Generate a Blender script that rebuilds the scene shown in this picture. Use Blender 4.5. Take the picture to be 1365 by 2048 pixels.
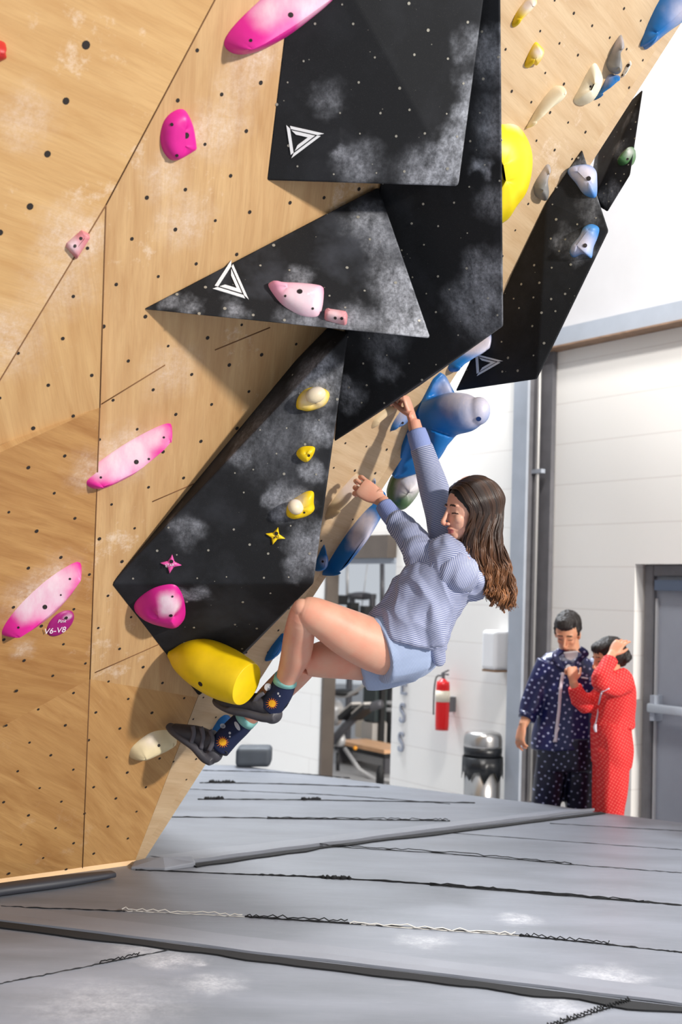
import bpy, bmesh, math, random
from mathutils import Vector, Matrix, noise
from mathutils.bvhtree import BVHTree
random.seed(7)
SC = bpy.context.scene; COL = SC.collection
for o in list(bpy.data.objects): bpy.data.objects.remove(o)

# ------------------------------------------------------------------ camera
FPX = 2500.0; PITCH = math.atan(164/FPX); ROLL = math.radians(1.9)
CF = Vector((0, math.cos(PITCH), math.sin(PITCH)))
_u = Vector((0, -math.sin(PITCH), math.cos(PITCH))); _r = Vector((1, 0, 0))
CR = _r*math.cos(ROLL)+_u*math.sin(ROLL); CU = -_r*math.sin(ROLL)+_u*math.cos(ROLL)
CC = Vector((0, 0, 1.2))
cd = bpy.data.cameras.new('camera'); cam = bpy.data.objects.new('camera', cd); COL.objects.link(cam)
m = Matrix((CR, CU, -CF)).transposed().to_4x4(); m.translation = CC; cam.matrix_world = m
cd.sensor_fit = 'VERTICAL'; cd.sensor_height = 36; cd.lens = FPX*36/2048; cd.clip_start = .05; cd.clip_end = 100
cd.dof.use_dof = True; cd.dof.focus_distance = 4.6; cd.dof.aperture_fstop = 2.8
SC.camera = cam
# ------------------------------------------------------------------ world, lamps, exposure
w = bpy.data.worlds.new('gym_daylight'); SC.world = w; w.use_nodes = True
bg = w.node_tree.nodes['Background']; bg.inputs[0].default_value = (.86, .92, 1, 1); bg.inputs[1].default_value = .55
SC.view_settings.view_transform = 'Standard'; SC.view_settings.look = 'None'
SC.view_settings.gamma = 1; SC.view_settings.exposure = 0.15; SC.view_settings.use_curve_mapping = False
def area(name, loc, target, size, power, col=(1, 1, 1), sizey=None, shape='DISK'):
    l = bpy.data.lights.new(name, 'AREA'); l.shape = shape; l.size = size; l.energy = power; l.color = col
    if sizey: l.shape = 'RECTANGLE'; l.size_y = sizey
    o = bpy.data.objects.new(name, l); COL.objects.link(o); o.location = loc
    o.rotation_euler = (Vector(target)-Vector(loc)).to_track_quat('-Z', 'Y').to_euler(); return o
area('high_bay_lamp', (9.1, -3.1, 4.9), (-.2, 4.6, 1.6), .65, 1620, (1, .95, .88))
area('ceiling_lamp', (.9, 2.5, 7.0), (.9, 4.2, 0), .7, 560, (1, .97, .93))
area('ceiling_lamp', (.8, 5.2, 7.4), (1.6, 6.6, .0), 1.2, 280, (1, .97, .93))
area('ceiling_lamp', (-1.0, 12.0, 7.0), (-.6, 11.5, 0), 1.5, 860, (.9, .95, 1))

def ray(x, y): return CF+CR*((x-682.5)/FPX)+CU*((1024-y)/FPX)
def P(x, y, d): return CC+ray(x, y)*d
def onz(x, y, z=0.0):
    q = ray(x, y); return CC+q*((z-CC.z)/q.z)
def onplane(x, y, p, n):
    q = ray(x, y); return CC+q*((p-CC).dot(n)/q.dot(n))
def topx(v):
    d = v-CC; z = d.dot(CF); return (682.5+FPX*d.dot(CR)/z, 1024-FPX*d.dot(CU)/z, z)

# ------------------------------------------------------------------ object helpers
WO = {}
def reg(o, loc, parent):
    WO[o.name] = Vector(loc)
    if parent: o.parent = parent; o.location = Vector(loc)-WO[parent.name]
    else: o.location = loc
    COL.objects.link(o)
def empty(name, loc, label=None, cat=None, group=None, kind=None):
    o = bpy.data.objects.new(name, None); o.empty_display_size = .1; reg(o, loc, None); tag(o, label, cat, group, kind); return o
def tag(o, label=None, cat=None, group=None, kind=None):
    if label: o['label'] = label
    if cat: o['category'] = cat
    if group: o['group'] = group
    if kind: o['kind'] = kind
    return o
def mobj(name, verts, faces, mats=None, parent=None, smooth=False, origin=None, midx=None, uvs=None):
    verts = [Vector(v) for v in verts]
    if origin is None:
        origin = sum(verts, Vector())/len(verts)
    me = bpy.data.meshes.new(name); me.from_pydata([v-origin for v in verts], [], faces)
    if mats is not None:
        for mm in (mats if isinstance(mats, (list, tuple)) else [mats]): me.materials.append(mm)
    if midx:
        for p, i in zip(me.polygons, midx): p.material_index = i
    if smooth: me.polygons.foreach_set('use_smooth', [True]*len(me.polygons))
    o = bpy.data.objects.new(name, me); reg(o, origin, parent); me.update(); return o
def bobj(name, bm, mats=None, parent=None, smooth=False, origin=None):
    bm.verts.index_update()
    r = mobj(name, [v.co for v in bm.verts], [[v.index for v in f.verts] for f in bm.faces], mats, parent, smooth, origin,
             [f.material_index for f in bm.faces]); bm.free(); return r
def mod_bevel(o, w, seg=2, ang=35):
    b = o.modifiers.new('bevel', 'BEVEL'); b.width = w; b.segments = seg; b.limit_method = 'ANGLE'; b.angle_limit = math.radians(ang)
    b.harden_normals = False; return o
def catmull(pts, n, closed=False):
    out = []; L = len(pts); segs = L if closed else L-1
    for s in range(segs):
        g = lambda i: pts[i % L] if closed else pts[max(0, min(L-1, i))]
        p0, p1, p2, p3 = g(s-1), g(s), g(s+1), g(s+2)
        for k in range(n):
            t = k/n
            out.append(.5*((2*p1)+(p2-p0)*t+(2*p0-5*p1+4*p2-p3)*t*t+(3*p1-p0-3*p2+p3)*t**3))
    if not closed: out.append(pts[-1].copy() if hasattr(pts[-1], 'copy') else pts[-1])
    return out
def tube_data(pts, rad, ref=None, sides=16, sub=4, cap=True, power=2.0):
    """elliptical loft along pts; rad = list of r or (a,b); a lies along ref"""
    pts = [Vector(p) for p in pts]; rr = [Vector((r, r)) if not isinstance(r, (tuple, list)) else Vector(r) for r in rad]
    rr = [Vector((r[0], r[1], 0)) for r in rr]
    if sub > 1: C_ = catmull(pts, sub); R_ = catmull(rr, sub)
    else: C_, R_ = pts, rr
    n = len(C_); V = []; Fc = []; up = None; refs = None
    if isinstance(ref, list): refs = catmull([Vector(q) for q in ref], sub) if sub > 1 else ref; ref = refs[0]
    for i in range(n):
        t = (C_[min(i+1, n-1)]-C_[max(i-1, 0)])
        if t.length < 1e-9: t = Vector((0, 0, 1))
        t.normalize()
        if up is None:
            up = Vector(ref) if ref is not None else (Vector((0, 0, 1)) if abs(t.z) < .9 else Vector((1, 0, 0)))
        if refs: ref = refs[i]
        if ref is not None: up = Vector(ref)
        a = (up-t*up.dot(t)); a.normalize(); b = t.cross(a); up = a if ref is None else up
        for k in range(sides):
            th = 2*math.pi*k/sides; c, s = math.cos(th), math.sin(th)
            if power != 2.0: c = math.copysign(abs(c)**(2/power), c); s = math.copysign(abs(s)**(2/power), s)
            V.append(C_[i]+a*(c*R_[i][0])+b*(s*R_[i][1]))
    for i in range(n-1):
        for k in range(sides):
            k2 = (k+1) % sides; Fc.append((i*sides+k, i*sides+k2, (i+1)*sides+k2, (i+1)*sides+k))
    if cap:
        Fc.append(tuple(range(sides-1, -1, -1))); Fc.append(tuple((n-1)*sides+k for k in range(sides)))
    return V, Fc
class MB:
    def __init__(s): s.v = []; s.f = []; s.m = []
    def add(s, VF, mi=0):
        o = len(s.v); s.v += list(VF[0]); s.f += [tuple(i+o for i in f) for f in VF[1]]; s.m += [mi]*len(VF[1]); return s
    def tube(s, pts, rad, mi=0, **k): return s.add(tube_data(pts, rad, **k), mi)
    def box(s, c, ax, ay, az, mi=0):
        c, ax, ay, az = Vector(c), Vector(ax), Vector(ay), Vector(az)
        V = [c+ax*i+ay*j+az*k for k in (-1, 1) for j in (-1, 1) for i in (-1, 1)]
        return s.add((V, [(0, 2, 3, 1), (4, 5, 7, 6), (0, 1, 5, 4), (2, 6, 7, 3), (0, 4, 6, 2), (1, 3, 7, 5)]), mi)
    def ell(s, c, r, R=None, mi=0, n=14):
        V = []; Fc = []; R = R or Matrix.Identity(3)
        for i in range(1, n):
            ph = math.pi*i/n
            for k in range(n*2):
                th = math.pi*k/n; V.append(Vector(c)+R@Vector((r[0]*math.sin(ph)*math.cos(th), r[1]*math.sin(ph)*math.sin(th), r[2]*math.cos(ph))))
        m_ = n*2
        for i in range(n-2):
            for k in range(m_): Fc.append((i*m_+k, (i+1)*m_+k, (i+1)*m_+(k+1) % m_, i*m_+(k+1) % m_))
        V.append(Vector(c)+R@Vector((0, 0, r[2]))); V.append(Vector(c)+R@Vector((0, 0, -r[2]))); a, b = len(V)-2, len(V)-1
        for k in range(m_): Fc.append((a, k, (k+1) % m_)); Fc.append((b, (n-2)*m_+(k+1) % m_, (n-2)*m_+k))
        return s.add((V, Fc), mi)
    def obj(s, name, mats, parent=None, smooth=True, origin=None): return mobj(name, s.v, s.f, mats, parent, smooth, origin, s.m)
def extrude_poly(poly, dvec):
    """poly: list of Vector; dvec: thickness vector -> closed prism data"""
    n = len(poly); V = list(poly)+[p+dvec for p in poly]
    Fc = [tuple(range(n)), tuple(range(2*n-1, n-1, -1))]+[(i, n+i, n+(i+1) % n, (i+1) % n) for i in range(n)]
    return V, Fc
def fixn(o):
    bm = bmesh.new(); bm.from_mesh(o.data); bmesh.ops.recalc_face_normals(bm, faces=bm.faces); bm.to_mesh(o.data); bm.free(); return o

# ------------------------------------------------------------------ materials
def srgb(r, g, b):
    f = lambda c: (c/255/12.92) if c/255 <= .04045 else ((c/255+.055)/1.055)**2.4
    return (f(r), f(g), f(b), 1)
class NT:
    def __init__(s, name):
        s.mat = bpy.data.materials.new(name); s.mat.use_nodes = True; s.t = s.mat.node_tree; s.b = s.t.nodes['Principled BSDF']
        s.tc = s.t.nodes.new('ShaderNodeTexCoord')
    def n(s, ty, ins={}, **props):
        nd = s.t.nodes.new('ShaderNode'+ty)
        for k, v in props.items(): setattr(nd, k, v)
        for k, v in ins.items():
            if hasattr(v, 'links') or isinstance(v, bpy.types.NodeSocket): s.t.links.new(v, nd.inputs[k])
            else: nd.inputs[k].default_value = v
        return nd
    def noise(s, vec, scale, detail=3, rough=.55, dist=0): return s.n('TexNoise', {'Vector': vec, 'Scale': scale, 'Detail': detail, 'Roughness': rough, 'Distortion': dist}).outputs['Fac']
    def ramp(s, fac, stops, interp='LINEAR'):
        nd = s.n('ValToRGB', {'Fac': fac}); cr = nd.color_ramp; cr.interpolation = interp
        while len(cr.elements) < len(stops): cr.elements.new(.5)
        for e, (p, c) in zip(cr.elements, stops): e.position = p; e.color = c if hasattr(c, '__len__') else (c, c, c, 1)
        return nd.outputs[0]
    def math(s, op, a, b=0.0, c=0.0, clamp=False): return s.n('Math', {0: a, 1: b, 2: c}, operation=op, use_clamp=clamp).outputs[0]
    def mix(s, fac, a, b, blend='MIX'):
        nd = s.n('Mix', {0: fac, 6: a, 7: b}, data_type='RGBA', blend_type=blend); return nd.outputs[2]
    def map(s, vec, scale=(1, 1, 1), rot=(0, 0, 0), loc=(0, 0, 0)): return s.n('Mapping', {'Vector': vec, 'Scale': scale, 'Rotation': rot, 'Location': loc}).outputs[0]
    def out(s, col=None, rough=None, bump=None, bs=.3, bd=.002, **kw):
        if col is not None: s._set('Base Color', col)
        if rough is not None: s._set('Roughness', rough)
        if bump is not None:
            bn = s.n('Bump', {'Height': bump, 'Strength': bs, 'Distance': bd}); s.t.links.new(bn.outputs[0], s.b.inputs['Normal'])
        for k, v in kw.items(): s._set(k.replace('_', ' '), v)
        return s.mat
    def _set(s, k, v):
        if isinstance(v, bpy.types.NodeSocket): s.t.links.new(v, s.b.inputs[k])
        else: s.b.inputs[k].default_value = v
    def chalk(s, vec, spots, nscale=18, sharp=.16):
        """soft chalk dust: warped blobs (local pos, radius, strength) broken up by fine grain"""
        wc = s.n('TexNoise', {'Vector': vec, 'Scale': 14.0, 'Detail': 5.0}).outputs['Color']
        wv = s.n('VectorMath', {0: s.n('VectorMath', {0: wc, 1: (.5, .5, .5)}, operation='SUBTRACT').outputs[0], 'Scale': .13 if sharp < .4 else .05}, operation='SCALE').outputs[0]
        v2 = s.n('VectorMath', {0: vec, 1: wv}, operation='ADD').outputs[0]; acc = None
        for p, r, st in spots:
            d = s.n('VectorMath', {0: v2, 1: p}, operation='DISTANCE').outputs['Value']
            a = s.n('MapRange', {'Value': d, 'From Min': r*1.15, 'From Max': 0.0, 'To Min': 0.0, 'To Max': st*1.15}, interpolation_type='SMOOTHSTEP').outputs[0]
            a = s.math('MINIMUM', a, 1.0); acc = a if acc is None else s.math('SUBTRACT', s.math('ADD', acc, a), s.math('MULTIPLY', acc, a))
        g1 = s.ramp(s.noise(vec, 90, 3, .7), [(.35, 0), (.62, 1)]); g2 = s.ramp(s.noise(s.map(vec, (1, 1, .4)), nscale, 6, .75), [(.3, .1), (.68, 1)])
        if sharp < .4: k = s.math('MULTIPLY', s.math('MULTIPLY_ADD', g1, .45, .45), g2)
        else: k = s.math('MULTIPLY_ADD', g2, .35, .72)
        return s.math('MULTIPLY', acc, k, clamp=True)
_mc = {}
def plain(name, col, rough=.5, metal=0.0, bump=0, bscale=200, var=.0, vscale=5, **kw):
    if name in _mc: return _mc[name]
    t = NT(name); v = t.tc.outputs['Object']; c = col
    if var:
        f = t.noise(v, vscale, 4); dk = tuple(x*(1-var) for x in col[:3])+(1,); lt = tuple(min(1, x*(1+var)) for x in col[:3])+(1,)
        c = t.ramp(f, [(.3, dk), (.7, lt)])
    b = t.noise(v, bscale, 3) if bump else None
    _mc[name] = t.out(c, rough, b, bump, .003, Metallic=metal, **kw); return _mc[name]
def ply(name, base, dark, rot=0.0, spots=None, dens=1.0):
    """birch plywood, uses UV in metres"""
    base, dark = (base[0]*.87, base[1]*.85, base[2]*.77, 1), (dark[0]*.84, dark[1]*.82, dark[2]*.74, 1)
    t = NT(name); uv = t.tc.outputs['UV']; v = t.map(uv, rot=(0, 0, rot))
    g1 = t.noise(t.map(v, (1.2, 9, 1)), 2.2, 5, .6, .6); g2 = t.noise(t.map(v, (3, 60, 1)), 3, 3, .6, .2)
    g3 = t.noise(v, 1.1, 3); g4 = t.noise(uv, 260, 2)
    c = t.mix(t.ramp(g1, [(.35, 0), (.7, 1)]), base, dark)
    c = t.mix(t.math('MULTIPLY', t.ramp(g2, [(.45, 0), (.75, 1)]), .30), c, tuple(x*.72 for x in dark[:3])+(1,))
    c = t.mix(t.math('MULTIPLY', t.ramp(g3, [(.4, 0), (.7, 1)]), .35), c, tuple(x*.9 for x in dark[:3])+(1,))
    ch = t.ramp(t.math('MULTIPLY', t.noise(uv, 2.3, 2), t.noise(uv, 14, 6, .75)), [(.33, 0), (.45, .55*dens)])
    c = t.mix(ch, c, srgb(238, 222, 205))
    if spots:
        c = t.mix(t.math('MULTIPLY', t.chalk(uv, spots, 30, .3), .75), c, srgb(240, 230, 222))
    return t.out(c, .55, t.math('ADD', g2, t.math('MULTIPLY', g4, .4)), .12, .001)
def blackvol(name, spots, base=srgb(22, 23, 26), gen=.25):
    t = NT(name); v = t.tc.outputs['Object']
    n1 = t.noise(v, 4, 4, .6); n2 = t.noise(v, 420, 2)
    c = t.mix(t.math('MULTIPLY', t.ramp(n1, [(.45, 0), (.8, 1)]), gen), base, srgb(95, 98, 108))
    spk = t.ramp(t.n('TexVoronoi', {'Vector': v, 'Scale': 22.0}).outputs['Distance'], [(.02, 1), (.045, 0)])
    c = t.mix(t.math('MULTIPLY', spk, .55), c, srgb(190, 185, 170))
    grit = t.ramp(n2, [(.62, 0), (.8, .5)])
    c = t.mix(grit, c, srgb(80, 78, 74))
    if spots: c = t.mix(t.math('MULTIPLY', t.chalk(v, spots, 24, .3), .85), c, srgb(205, 208, 218))
    return t.out(c, .75, n2, .25, .001, Specular_IOR_Level=.3)
def holdmat(name, col, spots=None, rough=.45, sc=30):
    t = NT(name); v = t.tc.outputs['Object']; n1 = t.noise(v, 9, 4); n2 = t.noise(v, 350, 2)
    dk = tuple(x*.82 for x in col[:3])+(1,)
    c = t.mix(t.ramp(n1, [(.4, 0), (.75, 1)]), col, dk)
    if spots: c = t.mix(t.math('MULTIPLY', t.chalk(v, spots, sc, .45), .82), c, srgb(236, 224, 230))
    return t.out(c, rough, n2, .15, .001)

# ------------------------------------------------------------------ room shell
FLZ = -.65
WP0 = Vector((2.15, 8.3, 0)); WD = Vector((-.552, .834, 0)).normalized(); WN = Vector((-WD.y, WD.x, 0))
if WN.y > 0: WN = -WN
UP = Vector((0, 0, 1))
def wpt(x, y, off=0.0): return onplane(x, y, WP0+WN*off, WN)
def wsc(x, y): return (wpt(x, y)-WP0).dot(WD)
def wco(s, z, off=0.0): return Vector((WP0.x, WP0.y, 0))+WD*s+WN*off+UP*z
def blocks():
    t = NT('painted_block'); uv = t.tc.outputs['UV']
    br = t.n('TexBrick', {'Vector': uv, 'Color1': srgb(242, 239, 234), 'Color2': srgb(240, 237, 233), 'Mortar': srgb(228, 223, 218), 'Scale': 1.0,
             'Mortar Size': .006, 'Mortar Smooth': .6, 'Brick Width': 9.0, 'Row Height': .3}, offset=.5)
    n = t.noise(uv, 60, 3)
    return t.out(br.outputs['Color'], .6, t.math('SUBTRACT', t.math('MULTIPLY', n, .25), br.outputs['Fac']), .12, .004)
M_block = blocks()
M_white = plain('white_paint', srgb(238, 238, 240), .6, var=.02, bump=.1, bscale=80); M_upper = plain('upper_wall_paint', srgb(208, 207, 209), .65, var=.02, bump=.1, bscale=80)
M_steel = plain('grey_painted_steel', srgb(166, 173, 184), .45, var=.06, bump=.1, bscale=60)
M_dsteel = plain('dark_painted_steel', srgb(105, 104, 108), .5, var=.12, vscale=9)
M_bronze = plain('bronze_frame_metal', srgb(98, 88, 80), .5, var=.1)
M_black = plain('black_rubber', srgb(30, 30, 33), .6, bump=.1)
M_chrome = plain('brushed_steel', srgb(190, 188, 186), .28, .9, bump=.05, bscale=90)
def wall_quad(name, s0, s1, z0, z1, mat, th=.2, uvoff=0):
    V, Fc = extrude_poly([wco(s0, z0), wco(s1, z0), wco(s1, z1), wco(s0, z1)], -WN*th)
    return V, Fc
sDoor = wsc(1268, 1300); sOpR = wsc(787, 1330); sOpL = wsc(657, 1330); zDoor = wpt(1290, 1128).z; zOp = wpt(740, 1108).z; zBeam = wpt(1237, 660).z
mb = MB()
for s0, s1, z0, z1 in [(sDoor, sOpR, FLZ, zBeam), (-3.2, sDoor, zDoor, zBeam), (sOpR, sOpL, zOp, zBeam), (sOpL, 14, FLZ, zBeam), (-3.2, -1.15, FLZ, zDoor)]:
    mb.add(wall_quad('', s0, s1, z0, z1, None, .08 if s0 >= sOpR-.01 else .2))
wall = fixn(mb.obj('wall_back', M_block, smooth=False)); tag(wall, 'white painted concrete block wall behind the gym', kind='structure')
uvl = wall.data.uv_layers.new(name='uv'); lo = WO[wall.name]
for p in wall.data.polygons:
    for li in p.loop_indices:
        q = wall.data.vertices[wall.data.loops[li].vertex_index].co+lo-WP0
        uvl.data[li].uv = (q.dot(WD)+.2+q.dot(WN), q.z-FLZ)
up = MB(); up.add(wall_quad('', -3.2, 14, zBeam+.1, 8, None)); o = fixn(up.obj('wall_upper', M_upper, smooth=False)); tag(o, 'smooth white upper wall panel above the steel beam', kind='structure')
o = mobj('floor', [(-12, -3, FLZ), (12, -3, FLZ), (12, 26, FLZ), (-12, 26, FLZ)], [(0, 1, 2, 3)], plain('grey_floor', srgb(150, 150, 152), .5, var=.05)); tag(o, kind='structure')
# steel beam and column
mb = MB(); s1b = wsc(1108, 690); zt = wpt(1237, 640).z; zb = wpt(1237, 677).z
mb.box(wco((s1b-3.2)/2, (zt+zb)/2, .06), WD*((s1b+3.2)/2), WN*.06, UP*(zt-zb)/2)
mb.box(wco((s1b-3.2)/2, zb-.004, .07), WD*((s1b+3.2)/2), WN*.07, UP*.006, 1)
o = mb.obj('trim_1', [M_steel, plain('rusty_steel', srgb(140, 112, 90), .7, var=.25, vscale=14)], smooth=False); tag(o, 'grey steel beam across the back wall', kind='structure')
colm = empty('steel_column', wco(wsc(1050, 1100), FLZ, .2), 'tall grey steel H column against the white block wall', 'column')
def ws2(x, y, off): return (wpt(x, y, off)-WP0).dot(WD)
sa, sb = ws2(1021, 1200, .22), ws2(1049, 1200, .22); sd = ws2(1094, 1200, .03)
MB().box(wco((sa+sb)/2, 3, .22), WD*abs(sa-sb)*.5, WN*.012, UP*3.65).obj('front_flange', M_steel, colm, False)
MB().box(wco((sa+sb)/2, 3, .11), WD*.012, WN*.11, UP*3.65).obj('web', M_dsteel, colm, False)
MB().box(wco((sa+sb)/2, 3, .025), WD*abs(sa-sb)*.9, WN*.02, UP*3.65).obj('rear_flange', M_dsteel, colm, False)
mb = MB(); x_ = ws2(1070, 1200, .1)
mb.tube([wco(x_, -.25, .1), wco(x_, 5.5, .1)], [.013, .013], sub=1)
cn = mb.obj('conduit_pipe', plain('conduit_metal', srgb(200, 198, 196), .4, .4)); tag(cn, 'thin vertical metal conduit running down the grey steel column', 'pipe')
MB().box(wco(x_, wpt(1075, 947).z, .1), WD*.06, WN*.02, UP*.015).obj('clamp', M_steel, cn, False)
MB().box(wco(x_, -.36, .1), WD*.05, WN*.035, UP*.08).obj('outlet_box', plain('ivory_plastic', srgb(205, 200, 196), .5), cn, False)

# door
def dr():
    s0 = sDoor; rev = .16
    fr = MB()
    for (a, b, z0, z1) in [(s0-.10, s0-.02, FLZ, zDoor-.0), (s0-1.2, s0-.10, zDoor-.08, zDoor)]:
        fr.box(wco((a+b)/2, (z0+z1)/2, -.12), WD*abs(a-b)/2, WN*.05, UP*(z1-z0)/2)
    d = MB().box(wco(s0-.10-.5, (FLZ+zDoor-.08)/2, -.13), WD*.5, WN*.025, UP*(zDoor-.08-FLZ)/2).obj('door_1', plain('door_paint', srgb(150, 155, 166), .4, var=.04), None, False)
    tag(d, 'grey metal exit door with a push bar', kind='structure')
    fo = fr.obj('door_frame', M_dsteel, d, False); mod_bevel(fo, .01)
    st = MB().box(wco(s0-.115, .3, -.1), WD*.008, WN*.012, UP*.94).obj('door_stop', plain('seal', srgb(190, 190, 192), .5), d, False)
    z = wpt(1330, 1420).z; br = MB()
    br.tube([wco(s0-.12, z, -.03), wco(s0-1.0, z, -.03)], [(.03, .022)]*2, sub=1, ref=UP, power=4)
    bo = br.obj('push_bar', plain('bar_metal', srgb(205, 212, 222), .3, .3), d)
    MB().box(wco(s0-.15, z+.0, -.07), WD*.02, WN*.045, UP*.085).obj('end_bracket', M_steel, bo, False)
    cl = MB().box(wco(s0-.55, zDoor-.14, -.08), WD*.42, WN*.03, UP*.035).obj('door_closer', plain('closer', srgb(80, 92, 112), .4), d, False)
dr()
# gym opening frame
mb = MB(); z = wpt(735, 1090).z
mb.box(wco(sOpL+.015, (FLZ+z)/2, -.02), WD*.02, WN*.065, UP*(z-FLZ)/2)
mb.box(wco((sOpL+sOpR)/2, zOp+.06, .03), WD*abs(sOpL-sOpR)*.5, WN*.07, UP*.1)
mb.box(wco((sOpL+sOpR)/2, zOp-.06, -.02), WD*abs(sOpL-sOpR)*.5, WN*.04, UP*.025, 1)
o = mb.obj('trim_2', [M_bronze, M_steel], smooth=False); tag(o, 'bronze metal frame of the opening into the weights room', kind='structure')
# letters on the wall beside the opening
def textdata(s, size, ext=.01, bevel=0):
    cu = bpy.data.curves.new('t', 'FONT'); cu.body = s; cu.size = size; cu.extrude = ext; cu.align_x = 'CENTER'; cu.align_y = 'CENTER'; cu.resolution_u = 6
    ob = bpy.data.objects.new('t', cu); COL.objects.link(ob); dg = bpy.context.evaluated_depsgraph_get(); dg.update()
    me = bpy.data.meshes.new_from_object(ob.evaluated_get(dg)); V = [v.co.copy() for v in me.vertices]; Fc = [tuple(p.vertices) for p in me.polygons]
    bpy.data.objects.remove(ob); bpy.data.meshes.remove(me); bpy.data.curves.remove(cu); return V, Fc
def place(V, o, ax, ay, az): return [o+ax*v.x+ay*v.y+az*v.z for v in V]
M_letter = plain('grey_letter', srgb(150, 155, 168), .5)
for ch, y, lab in [('E', 1372, 'grey wall letter E, topmost of the visible letters'), ('S', 1428, 'grey wall letter S just below the E'), ('S', 1486, 'grey wall letter S lowest in the column')]:
    c = wpt(808-(y-1372)*.05, y, .01); V, Fc = textdata(ch, .24, .008)
    o = mobj('wall_letter', place(V, c, -WD*.8, UP, WN), Fc, M_letter); tag(o, lab, 'letter', 'fitness sign letters')
# ------------------------------------------------------------------ climbing wall
B0 = onz(268, 1728); B1 = onz(0, 1765); BD = (B0-B1).normalized(); BN = Vector((BD.y, -BD.x, 0))
OVA = math.radians(32); FN = (BN*math.cos(OVA)-UP*math.sin(OVA)).normalized(); FU = (UP*math.cos(OVA)+BN*math.sin(OVA)).normalized()
def fp(x, y, off=0.0): return onplane(x, y, B0+FN*off, FN)
def line_x(p, q, y): return p[0]+(q[0]-p[0])*(y-p[1])/(q[1]-p[1])
def line_y(p, q, x): return p[1]+(q[1]-p[1])*(x-p[0])/(q[0]-p[0])
TOP = -420; LFT = -420
xb = line_x((212, 410), (430, 0), TOP)
v_a = fp(LFT, TOP); v_b = fp(xb, TOP); v_c = fp(212, 410); v_d = fp(LFT, line_y((212, 410), (0, 760), LFT), .0)
v_e = fp(200, 815, .03); v_g = fp(LFT, line_y((200, 815), (0, 905), LFT), .07); v_h = fp(180, 1358, 0); v_i = fp(LFT, line_y((180, 1358), (0, 1455), LFT), .02)
v_j = fp(165, 1738); v_k = fp(LFT, line_y((268, 1728), (0, 1765), LFT)); v_l = fp(268, 1728)
A_top = fp(line_x((932, 0), (395, 1395), TOP), TOP); v_m = fp(395, 1395)
FT = P(1350, 40, 4.8); FTOP = B0+(FT-B0)*1.35
GN = (A_top-B0).cross(FTOP-B0).normalized()
if GN.dot(CC-B0) < 0: GN = -GN
ATOP = B0+(A_top-B0)
cw = empty('climbing_wall', B0, 'overhanging birch plywood climbing wall rising from the grey mats', 'climbing wall')
def uvplane(o, org, ax, ay):
    uv = o.data.uv_layers.new(name='uv'); l = WO[o.name]
    for p in o.data.polygons:
        for li in p.loop_indices:
            q = o.data.vertices[o.data.loops[li].vertex_index].co+l-org; uv.data[li].uv = (q.dot(ax), q.dot(ay))
def fuv(x, y):
    q = fp(x, y)-B0; return (q.dot(BD), q.dot(FU), 0)
# hole lattices: basis from the photograph, unrolled in the panel plane
HOLES = []
def in_poly(p, poly):
    c = False; n = len(poly)
    for i in range(n):
        a, b = poly[i], poly[(i+1) % n]
        if (a[1] > p[1]) != (b[1] > p[1]) and p[0] < (b[0]-a[0])*(p[1]-a[1])/(b[1]-a[1])+a[0]: c = not c
    return c
M_hole = plain('hole_dark', srgb(38, 30, 26), .8)
def panel(name, pts, mat, lattice=None, hr=.0064, n=None, th=.03, ax=None, ay=None, skip=None):
    n = (pts[1]-pts[0]).cross(pts[2]-pts[0]).normalized()
    if n.dot(CC-pts[0]) < 0: n = -n
    V, Fc = extrude_poly(pts, -n*th); mi = [0]*len(Fc)
    ax = ax or BD; ay = ay or FU; c0 = pts[0]
    e1 = (pts[1]-pts[0]).normalized(); e2 = n.cross(e1)
    poly = [((p-c0).dot(e1), (p-c0).dot(e2)) for p in pts]
    if lattice:
        for q in lattice:
            q = q-n*(q-c0).dot(n); t = ((q-c0).dot(e1), (q-c0).dot(e2))
            if not in_poly(t, poly): continue
            # small sunk disc with a rim
            o = len(V); k = 10; r = hr*random.uniform(.8, 1.15)
            for j in range(k):
                a = 2*math.pi*j/k; V.append(q+(e1*math.cos(a)+e2*math.sin(a))*r+n*.0006)
            Fc.append(tuple(o+j for j in range(k))); mi.append(1)
    me_ = mobj(name, V, Fc, [mat, M_hole], cw, False, None, mi)
    uvplane(me_, B0, ax, ay); return me_
lat = []
o0 = fp(409, 282); a1 = fp(325, 299)-o0; b1 = fp(377, 374)-o0
for i in range(-16, 30):
    for j in range(-14, 34): lat.append(o0+a1*i+b1*j+BD*random.uniform(-.011, .011)+FU*random.uniform(-.011, .011))
extra = [fp(*q) for q in [(172, 90), (132, 202), (95, 308), (60, 413), (0, 465), (211, -25), (250, -140)]]
small = []
for k in range(900):
    s, t = random.uniform(-2.2, 1.6), random.uniform(0, 4); small.append(B0+BD*s+FU*t)
WB, WDk = srgb(220, 180, 130), srgb(200, 154, 104)
ch1 = [(fuv(140, 470), .13, .75), (fuv(190, 470), .08, .7), (fuv(370, 430), .1, .6), (fuv(50, 240), .12, .55), (fuv(10, 680), .16, .65), (fuv(120, 560), .15, .55)]
ch2 = [(fuv(520, 105), .1, .75), (fuv(400, 260), .09, .6), (fuv(370, 440), .12, .65), (fuv(330, 350), .1, .55), (fuv(250, 905), .14, .75), (fuv(180, 925), .1, .7), (fuv(345, 740), .13, .5), (fuv(440, 260), .12, .6), (fuv(480, 170), .12, .5)]
ch3 = [(fuv(60, 1190), .14, .75), (fuv(110, 1150), .12, .7), (fuv(45, 1290), .06, .8), (fuv(170, 930), .1, .6)]
P1 = ply('plywood_golden', srgb(226, 186, 134), srgb(208, 162, 108), .1, ch1)
P2 = ply('plywood_left', WB, WDk, 1.1, ch2[:0]+ch1, .8)
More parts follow.
